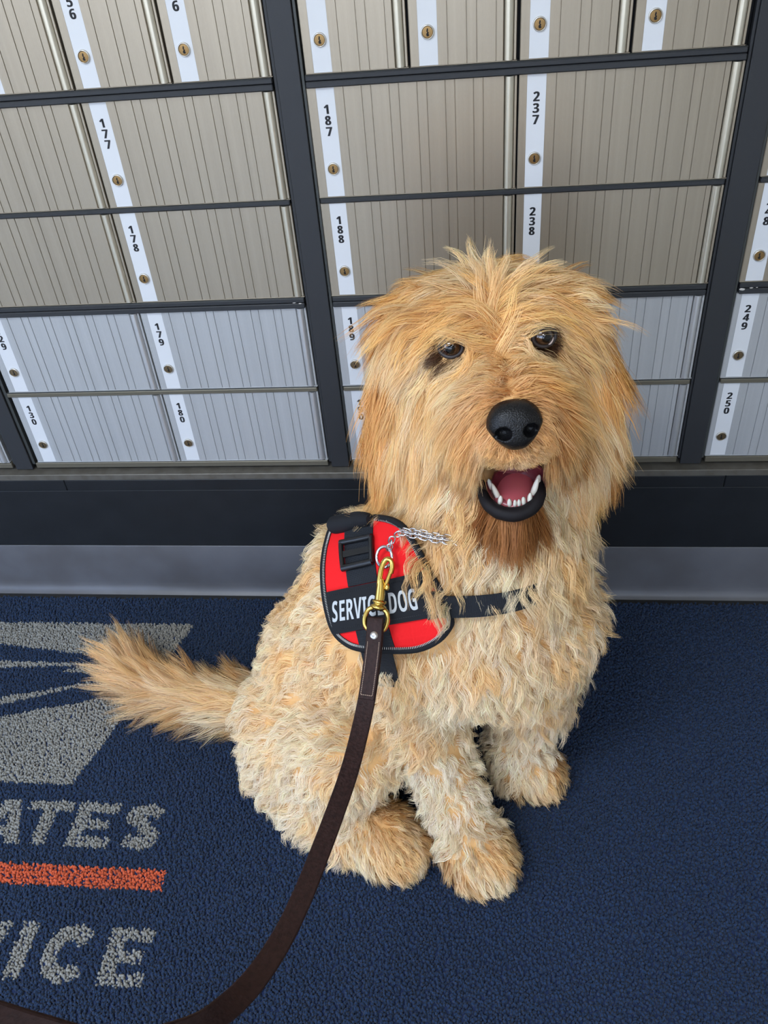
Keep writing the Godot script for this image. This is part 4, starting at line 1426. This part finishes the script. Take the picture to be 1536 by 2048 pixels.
func vest() -> void:
	var red := mat("red_fabric", rgb8(236, 26, 30), 0.75, 0.0, 0.35)
	red.heightmap_enabled = true; red.heightmap_texture = noise_tex(0.35, 256, [], 2, 6); red.heightmap_scale = 0.03
	red.uv1_scale = Vector3(7, 7, 7)
	mat("black_fabric", rgb8(24, 25, 28), 0.8, 0.0, 0.35)
	var web := mat("webbing", rgb8(30, 33, 38), 0.65, 0.0, 0.4)
	var wt := webbing_texture()
	web.heightmap_enabled = true; web.heightmap_texture = wt; web.heightmap_scale = 0.06
	mat("buckle_plastic", rgb8(20, 20, 22), 0.35)
	mat("reflective_grey", rgb8(176, 178, 176), 0.45, 0.1)
	mat("stitch_white", rgb8(205, 200, 192), 0.8)
	var t := thing("dog_vest", "red service vest with black webbing and a SERVICE DOG patch on the dog", "vest", Vector3.ZERO)
	# red body with two faces
	var lo := 1e9; var hi := -1e9
	for q in v_shape:
		lo = minf(lo, q.y); hi = maxf(hi, q.y)
	var front := []
	var back := []
	var NV := 30; var NU := 22
	for i in NV + 1:
		var y := lerpf(lo + 0.0004, hi - 0.0004, float(i) / NV)
		var a := 1e9; var c := -1e9
		for k in v_shape.size():
			var p := v_shape[k]; var q := v_shape[(k + 1) % v_shape.size()]
			if (p.y - y) * (q.y - y) <= 0.0 and absf(p.y - q.y) > 1e-7:
				var x := p.x + (q.x - p.x) * (y - p.y) / (q.y - p.y)
				a = minf(a, x); c = maxf(c, x)
		var r1 := PackedVector3Array(); var r2 := PackedVector3Array()
		for j in NU + 1:
			var x := lerpf(a, c, float(j) / NU)
			r1.append(vest_pt(x, y)); r2.append(vest_pt(x, y, -0.004))
		front.append(r1); back.append(r2)
	var b := MB.new()
	b.sheet(front, false, true)
	if b.n[NU * 15].dot(VN) < 0:
		b = MB.new(); b.sheet(front)
	put(b.mesh(), "red_panel", red, t)
	b = MB.new()
	b.sheet(back)
	if b.n[NU * 15].dot(VN) > 0:
		b = MB.new(); b.sheet(back, false, true)
	put(b.mesh(), "lining", M.black_fabric, t)
	var edge := PackedVector3Array()
	for q in v_shape: edge.append(vest_pt(q.x, q.y, -0.0015))
	b = MB.new()
	b.tube(edge, PackedFloat32Array([0.0048]), 10, true)
	put(b.mesh(), "edge_binding", M.black_fabric, t)
	# pale stitches along the binding
	b = MB.new()
	var fine := curve_closed(v_out, 14)
	for k in fine.size():
		var p := fine[k]; var q := fine[(k + 1) % fine.size()]
		var d := (q - p).normalized()
		var inn := Vector2(-d.y, d.x) * -1.0
		if (p + inn * 0.01).length() > p.length(): inn = -inn
		var a := vest_pt(p.x + inn.x * 0.0012, p.y + inn.y * 0.0012, 0.0033); var c := vest_pt(p.x + inn.x * 0.0040, p.y + inn.y * 0.0040, 0.0026)
		b.tube(PackedVector3Array([a, c]), PackedFloat32Array([0.00045]), 4)
	put(b.mesh(), "edge_stitching", M.stitch_white, t)
	put(vest_slab(PackedVector2Array([Vector2(-0.0527, 0.1041), Vector2(-0.0052, 0.1002), Vector2(-0.0003, 0.0179), Vector2(-0.0417, 0.0170)]), 0.0005, 0.0022, 8, 18).mesh(), "webbing_strap", web, t)
	put(vest_slab(PackedVector2Array([Vector2(-0.0381, -0.0399), Vector2(0.0036, -0.0385), Vector2(0.0050, -0.0665), Vector2(-0.0366, -0.0629)]), 0.0005, 0.0022, 8, 8).mesh(), "webbing_strap", web, t)
	var pc: PackedVector2Array = PackedVector2Array([Vector2(-0.0752, 0.0153), Vector2(0.0664, 0.0181), Vector2(0.0576, -0.0378), Vector2(-0.0686, -0.0400)])
	var patch := put(vest_slab(pc, 0.0022, 0.0026, 18, 8).mesh(), "patch", M.black_fabric, t)
	# sewn seam of the patch
	b = MB.new()
	for e in 2:
		var p0 := pc[0].lerp(pc[3], 0.10 if e == 0 else 0.90); var p1 := pc[1].lerp(pc[2], 0.10 if e == 0 else 0.90)
		for k in 46:
			var q0 := p0.lerp(p1, (k + 0.15) / 46.0); var q1 := p0.lerp(p1, (k + 0.75) / 46.0)
			b.tube(PackedVector3Array([vest_pt(q0.x, q0.y, 0.0049), vest_pt(q1.x, q1.y, 0.0049)]), PackedFloat32Array([0.0004]), 5)
	put(b.mesh(), "seam", M.buckle_plastic, patch)
	# lettering bent over the patch
	var tx: PackedVector2Array = PackedVector2Array([Vector2(-0.0674, -0.0248), Vector2(0.0475, -0.0263), Vector2(-0.0650, 0.0019)])
	var tm := TextMesh.new()
	tm.text = "SERVICE DOG"
	tm.font = M.font_bold
	tm.font_size = 64
	tm.pixel_size = 0.001
	tm.depth = 0.012
	tm.curve_step = 1.0
	var arr := tm.surface_get_arrays(0)
	var vs: PackedVector3Array = arr[Mesh.ARRAY_VERTEX]
	var bb := AABB(vs[0], Vector3.ZERO)
	for p in vs: bb = bb.expand(p)
	var ns: PackedVector3Array = arr[Mesh.ARRAY_NORMAL]
	for i in vs.size():
		var fx := (vs[i].x - bb.position.x) / bb.size.x; var fy := (vs[i].y - bb.position.y) / bb.size.y
		var q := tx[0] + (tx[1] - tx[0]) * fx + (tx[2] - tx[0]) * fy
		vs[i] = vest_pt(q.x, q.y, 0.0048 + (0.0006 if vs[i].z > 0.0 else -0.0005))
		ns[i] = (VU * ns[i].x + VV * ns[i].y + VN * ns[i].z).normalized()
	arr[Mesh.ARRAY_VERTEX] = vs; arr[Mesh.ARRAY_NORMAL] = ns
	arr[Mesh.ARRAY_TANGENT] = null
	var am := ArrayMesh.new()
	am.add_surface_from_arrays(Mesh.PRIMITIVE_TRIANGLES, arr)
	put(am, "lettering", M.reflective_grey, patch)
	# slide buckle
	var bk: PackedVector2Array = PackedVector2Array([Vector2(-0.0526, 0.0782), Vector2(-0.0046, 0.0765), Vector2(-0.0046, 0.0432), Vector2(-0.0471, 0.0423)])
	var bo := put(vest_slab(PackedVector2Array([bk[0].lerp(bk[3], 0.36), bk[1].lerp(bk[2], 0.36), bk[1].lerp(bk[2], 0.60), bk[0].lerp(bk[3], 0.60)]), 0.004, 0.004, 8, 3).mesh(), "buckle", M.buckle_plastic, t)
	for pr in [[0, 1, 0.0040], [3, 2, 0.0046], [0, 3, 0.0034], [1, 2, 0.0034]]:
		b = MB.new()
		var path := PackedVector3Array()
		for k in 7:
			var q := bk[pr[0]].lerp(bk[pr[1]], lerpf(-0.03, 1.03, k / 6.0))
			path.append(vest_pt(q.x, q.y, 0.0065))
		b.tube(path, PackedFloat32Array([pr[2]]), 8)
		put(b.mesh(), "buckle_bar", M.buckle_plastic, bo)
	# rolled handle at the top
	var hd: PackedVector2Array = PackedVector2Array([Vector2(-0.0764, 0.1078), Vector2(-0.0629, 0.1064), Vector2(-0.0468, 0.1058), Vector2(-0.0291, 0.1055), Vector2(-0.0073, 0.1008)])
	var hp := PackedVector3Array()
	for q in hd: hp.append(vest_pt(q.x, q.y, 0.008))
	b = MB.new()
	b.tube(smooth_path(hp, 4), PackedFloat32Array([0.006, 0.009, 0.0115, 0.0125, 0.013, 0.013, 0.013, 0.013, 0.013, 0.0125, 0.012, 0.012, 0.0115, 0.011, 0.010, 0.009, 0.006]), 14)
	put(b.mesh(), "handle", M.black_fabric, t)
	put(vest_slab(PackedVector2Array([Vector2(0.0624, -0.0069), Vector2(0.0778, -0.0076), Vector2(0.0698, -0.0396), Vector2(0.0555, -0.0400)]), 0.003, 0.003, 4, 8).mesh(), "strap_loop", web, t)
	for s in [["chest_strap", [[Vector3(0.1288, 0.4798, 0.5323), Vector3(-0.3004, 0.3128, 0.9011)], [Vector3(0.1429, 0.4802, 0.5342), Vector3(-0.2626, 0.2823, 0.9227)], [Vector3(0.1642, 0.4810, 0.5346), Vector3(-0.1822, 0.2559, 0.9494)], [Vector3(0.1914, 0.4836, 0.5351), Vector3(-0.0443, 0.2426, 0.9691)], [Vector3(0.2184, 0.4846, 0.5305), Vector3(0.1193, 0.2211, 0.9679)], [Vector3(0.2427, 0.4836, 0.5207), Vector3(0.3144, 0.2222, 0.9229)], [Vector3(0.2679, 0.4787, 0.5014), Vector3(0.5333, 0.1857, 0.8253)], [Vector3(0.2955, 0.4658, 0.4651), Vector3(0.8032, 0.0541, 0.5932)]], 0.030], ["girth_strap", [[Vector3(0.0553, 0.4385, 0.5367), Vector3(-0.0279, 0.6235, 0.7813)], [Vector3(0.0575, 0.4199, 0.5484), Vector3(0.0140, 0.5038, 0.8637)], [Vector3(0.0594, 0.4006, 0.5513), Vector3(0.0022, 0.3995, 0.9167)], [Vector3(0.0621, 0.3771, 0.5519), Vector3(-0.0563, 0.3312, 0.9419)], [Vector3(0.0649, 0.3479, 0.5499), Vector3(-0.1441, 0.2140, 0.9661)]], 0.040]]:
		var pp := PackedVector3Array(); var nn := PackedVector3Array()
		for e in s[1]:
			pp.append(e[0]); nn.append(e[1])
		b = MB.new()
		ribbon(b, smooth_path(pp, 5), smooth_path(nn, 5), s[2], 0.0022)
		put(b.mesh(), s[0], web, t)

func link_mesh(len_: float, wid: float, wire: float) -> ArrayMesh:
	var b := MB.new()
	var p := PackedVector3Array()
	var r := wid * 0.5
	var h := len_ * 0.5 - r
	for k in 8:
		var a := -PI * 0.5 + PI * k / 7.0
		p.append(Vector3(h + r * cos(a), r * sin(a), 0))
	for k in 8:
		var a := PI * 0.5 + PI * k / 7.0
		p.append(Vector3(-h + r * cos(a), r * sin(a), 0))
	b.tube(p, PackedFloat32Array([wire]), 8, true)
	return b.mesh()

func chain_collar() -> void:
	mat("chrome", rgb8(214, 214, 218), 0.16, 1.0)
	var t := thing("chain_collar", "silver chain collar with a round ring around the dog's neck", "collar", Vector3.ZERO)
	var lm := link_mesh(0.0115, 0.0072, 0.00105)
	var src := [[Vector3(0.0821, 0.5479, 0.4832), Vector3(-0.6354, 0.4941, 0.5934)], [Vector3(0.0901, 0.5564, 0.4847), Vector3(-0.6213, 0.4571, 0.6364)], [Vector3(0.1017, 0.5584, 0.4907), Vector3(-0.5760, 0.4656, 0.6719)], [Vector3(0.1161, 0.5610, 0.4974), Vector3(-0.5127, 0.4686, 0.7194)], [Vector3(0.1305, 0.5587, 0.5001), Vector3(-0.4524, 0.4585, 0.7649)], [Vector3(0.1471, 0.5557, 0.5003), Vector3(-0.3505, 0.4800, 0.8042)], [Vector3(0.1649, 0.5518, 0.4994), Vector3(-0.2475, 0.4736, 0.8452)], [Vector3(0.1826, 0.5465, 0.4969), Vector3(-0.1490, 0.4408, 0.8851)], [Vector3(0.2005, 0.5410, 0.4942), Vector3(-0.0120, 0.4023, 0.9154)]]
	var pp := PackedVector3Array(); var nn := PackedVector3Array()
	for e in src:
		pp.append(e[0]); nn.append(e[1])
	for strand in 2:
		var path := smooth_path(pp, 12)
		var nrm := smooth_path(nn, 12)
		var acc := 0.0
		var k := 0
		for i in range(1, path.size()):
			if strand == 1 and (i < 16 or i > 62): continue
			acc += path[i].distance_to(path[i - 1])
			if acc >= 0.0070:
				acc = 0.0
				var d := (path[i] - path[i - 1]).normalized()
				var n := (nrm[i] - d * nrm[i].dot(d)).normalized()
				var bs := Basis(d, n.cross(d), n).rotated(d, 0.9 if k % 2 == 0 else -0.65)
				var o := put(lm, "link", M.chrome, t)
				o.transform = Transform3D(bs, path[i] - n * 0.004 + (Vector3(0, 0.0065, 0) if strand == 1 else Vector3.ZERO))
				k += 1
	# ring that hangs from the first link
	var rn: Vector3 = Vector3(-0.5697, 0.5527, 0.6083)
	var rp: Vector3 = Vector3(0.0719, 0.5178, 0.4853) + rn * 0.003
	var up := (pp[0] - rp)
	up = (up - rn * up.dot(rn)).normalized()
	var rb := MB.new()
	var ring := PackedVector3Array()
	for k in 32:
		ring.append(Vector3(cos(TAU * k / 32.0), sin(TAU * k / 32.0), 0) * 0.0128)
	rb.tube(ring, PackedFloat32Array([0.0021]), 12, true)
	var ro := put(rb.mesh(), "ring", M.chrome, t)
	ro.transform = Transform3D(Basis(up.cross(rn), up, rn), rp)
	var top := rp + up * 0.0128
	for k in 3:
		var o := put(lm, "link", M.chrome, t)
		var q := top.lerp(pp[0], (k + 0.35) / 3.0)
		var d := (pp[0] - top).normalized()
		o.transform = Transform3D(Basis(d, rn.cross(d).normalized(), rn).orthonormalized().rotated(d, 0.9 if k % 2 == 0 else -0.6), q)

func leash() -> void:
	var leather := mat("brown_leather", rgb8(50, 32, 29), 0.6, 0.0, 0.3)
	leather.albedo_texture = noise_tex(0.02, 512, [[0.2, 0.5, 0.85], [Color(0.72, 0.70, 0.70), Color(0.92, 0.9, 0.88), Color(1, 1, 1)]], 5, 30)
	leather.heightmap_enabled = true; leather.heightmap_texture = noise_tex(0.06, 256, [], 4, 12); leather.heightmap_scale = 0.05
	leather.uv1_triplanar = true; leather.uv1_scale = Vector3(14, 14, 14)
	mat("brass", rgb8(212, 176, 92), 0.22, 1.0)
	mat("thread", rgb8(178, 150, 128), 0.8)
	mat("rivet_metal", rgb8(190, 184, 178), 0.3, 0.9)
	var t := thing("leash", "dark brown leather leash with a brass snap clipped to the chain ring", "leash", Vector3.ZERO)
	var src: PackedVector3Array = PackedVector3Array([Vector3(0.0607, 0.4652, 0.5482), Vector3(0.0594, 0.4480, 0.5687), Vector3(0.0567, 0.4299, 0.5928), Vector3(0.0526, 0.4099, 0.6225), Vector3(0.0470, 0.3969, 0.6636), Vector3(0.0409, 0.3937, 0.7124), Vector3(0.0334, 0.3976, 0.7621), Vector3(0.0250, 0.4025, 0.8112), Vector3(0.0173, 0.4163, 0.8659), Vector3(0.0095, 0.4362, 0.9158), Vector3(-0.0018, 0.4610, 0.9623), Vector3(-0.0153, 0.4902, 0.9991), Vector3(-0.0308, 0.5237, 1.0262), Vector3(-0.0500, 0.5588, 1.0462), Vector3(-0.0687, 0.6008, 1.0606), Vector3(-0.0859, 0.6414, 1.0694), Vector3(-0.1055, 0.6774, 1.0758), Vector3(-0.1308, 0.7078, 1.0811), Vector3(-0.1634, 0.7333, 1.0785), Vector3(-0.2250, 0.7750, 1.1000), Vector3(-0.3000, 0.8400, 1.1500), Vector3(-0.3700, 0.9300, 1.2200)])
	var p := smooth_path(src, 8)
	var nr := PackedVector3Array()
	for i in p.size():
		nr.append(Vector3(-0.08, 0.78, 0.62))
	var b := MB.new()
	ribbon(b, p, nr, 0.0215, 0.0034)
	put(b.mesh(), "strap", leather, t)
	# folded end, riveted and sewn on the strap
	var n := PackedVector3Array()
	var f := PackedVector3Array()
	var q0 := p[0]
	var run := 0.0
	for i in 28:
		if i > 0: run += p[i].distance_to(p[i - 1])
		if run > 0.098: break
		var tg := (p[i + 1] - p[maxi(i - 1, 0)]).normalized()
		var nn := (nr[i] - tg * nr[i].dot(tg)).normalized()
		n.append(nn)
		f.append(p[i] + nn * 0.0034)
	b = MB.new()
	ribbon(b, f, n, 0.0196, 0.0030)
	var fold := put(b.mesh(), "folded_end", leather, t)
	# the bend around the brass eye
	b = MB.new()
	var bend := PackedVector3Array()
	var bn := PackedVector3Array()
	var tg0 := (p[1] - p[0]).normalized()
	for k in 9:
		var a := PI * k / 8.0
		bend.append(p[0] + n[0] * 0.0017 - tg0 * sin(a) * 0.006 + n[0] * cos(a) * 0.0017)
		bn.append(n[0] * cos(a) - tg0 * sin(a))
	ribbon(b, bend, bn, 0.0200, 0.0030)
	put(b.mesh(), "bend", leather, t)
	b = MB.new()
	var L := f.size()
	var s_path := [[], []]
	for i in range(7, L - 1):
		var tg := (f[i + 1] - f[i - 1]).normalized()
		var s := tg.cross(n[i])
		for e in 2:
			s_path[e].append(f[i] + s * (0.0072 if e == 0 else -0.0072) + n[i] * 0.0017)
	for e in 2:
		for i in s_path[e].size() - 1:
			for k in 2:
				var a: Vector3 = s_path[e][i].lerp(s_path[e][i + 1], k * 0.5 + 0.06); var c: Vector3 = s_path[e][i].lerp(s_path[e][i + 1], k * 0.5 + 0.38)
				b.tube(PackedVector3Array([a, c]), PackedFloat32Array([0.00045]), 5)
	for k in 6:
		var a: Vector3 = s_path[0][-1].lerp(s_path[1][-1], (k + 0.15) / 6.0); var c: Vector3 = s_path[0][-1].lerp(s_path[1][-1], (k + 0.8) / 6.0)
		b.tube(PackedVector3Array([a, c]), PackedFloat32Array([0.00045]), 5)
	put(b.mesh(), "stitching", M.thread, fold)
	b = MB.new()
	var tg5 := (f[6] - f[4]).normalized()
	b.lathe(PackedVector2Array([Vector2(0, 0.0020), Vector2(0.0026, 0.0017), Vector2(0.0044, 0.0009), Vector2(0.0050, 0.0)]), 20, Transform3D(Basis(tg5.cross(n[5]), n[5], -tg5), f[5] + n[5] * 0.0014))
	put(b.mesh(), "rivet", M.rivet_metal, fold)
	# brass bolt snap
	var sn: PackedVector3Array = PackedVector3Array([Vector3(0.0754, 0.5252, 0.4973), Vector3(0.0709, 0.5040, 0.5124), Vector3(0.0647, 0.4814, 0.5314), Vector3(0.0616, 0.4665, 0.5444), Vector3(0.0598, 0.4564, 0.5533)])
	var Y := (sn[0] - sn[3]).normalized()
	var Z := (Vector3(0.19, 1.2, 1.25) - sn[2]).normalized()
	Z = (Z - Y * Z.dot(Y)).normalized()
	var snap := Node3D.new()
	snap.name = "brass_snap"
	t.add_child(snap, true)
	snap.transform = Transform3D(Basis(Y.cross(Z), Y, Z), sn[2])
	snap.set_meta("label", "shiny brass bolt snap")
	b = MB.new()
	b.tube(smooth_path(PackedVector3Array([Vector3(-0.0035, 0.018, 0), Vector3(-0.0048, 0.032, 0), Vector3(-0.0046, 0.046, 0), Vector3(-0.001, 0.0555, 0), Vector3(0.0045, 0.0555, 0), Vector3(0.0078, 0.049, 0), Vector3(0.0074, 0.040, 0)]), 5), PackedFloat32Array([0.0034]), 12)
	put(b.mesh(), "hook", M.brass, snap)
	b = MB.new()
	b.tube(PackedVector3Array([Vector3(0.0070, 0.041, 0), Vector3(0.0052, 0.031, 0), Vector3(0.0030, 0.020, 0)]), PackedFloat32Array([0.0026, 0.0028, 0.0028]), 10)
	b.ball(Vector3(0.0062, 0.0225, 0.0015), Vector3(0.0034, 0.0046, 0.0034), 8)
	put(b.mesh(), "bolt", M.brass, snap)
	b = MB.new()
	b.tube(PackedVector3Array([Vector3(-0.0002, 0.003, 0), Vector3(-0.0004, 0.008, 0), Vector3(-0.0010, 0.016, 0), Vector3(-0.0020, 0.024, 0), Vector3(-0.0034, 0.031, 0)]), PackedFloat32Array([0.0056, 0.0062, 0.0060, 0.0052, 0.0036]), 14)
	put(b.mesh(), "barrel", M.brass, snap)
	b = MB.new()
	b.lathe(PackedVector2Array([Vector2(0.0, -0.0075), Vector2(0.0060, -0.0075), Vector2(0.0098, -0.0052), Vector2(0.0098, -0.0022), Vector2(0.0070, -0.0008), Vector2(0.0070, 0.0008), Vector2(0.0090, 0.0020), Vector2(0.0086, 0.0044), Vector2(0.0052, 0.0056), Vector2(0.0, 0.0056)]), 24)
	put(b.mesh(), "swivel", M.brass, snap)
	b = MB.new()
	b.tube(smooth_path(PackedVector3Array([Vector3(-0.005, -0.0045, 0), Vector3(-0.0118, -0.0095, 0), Vector3(-0.0142, -0.0190, 0), Vector3(-0.0122, -0.0290, 0), Vector3(-0.006, -0.0335, 0), Vector3(0.006, -0.0335, 0), Vector3(0.0122, -0.0290, 0), Vector3(0.0142, -0.0190, 0), Vector3(0.0118, -0.0095, 0), Vector3(0.005, -0.0045, 0)]), 4), PackedFloat32Array([0.0031]), 10)
	put(b.mesh(), "eye", M.brass, snap)

func _ready() -> void:
	rng.seed = 77
	camera_and_light()
	room()
	mailboxes()
	mat_and_pile()
	v_shape = curve_closed(v_out, 4)
	dog()
	vest()
	chain_collar()
	leash()
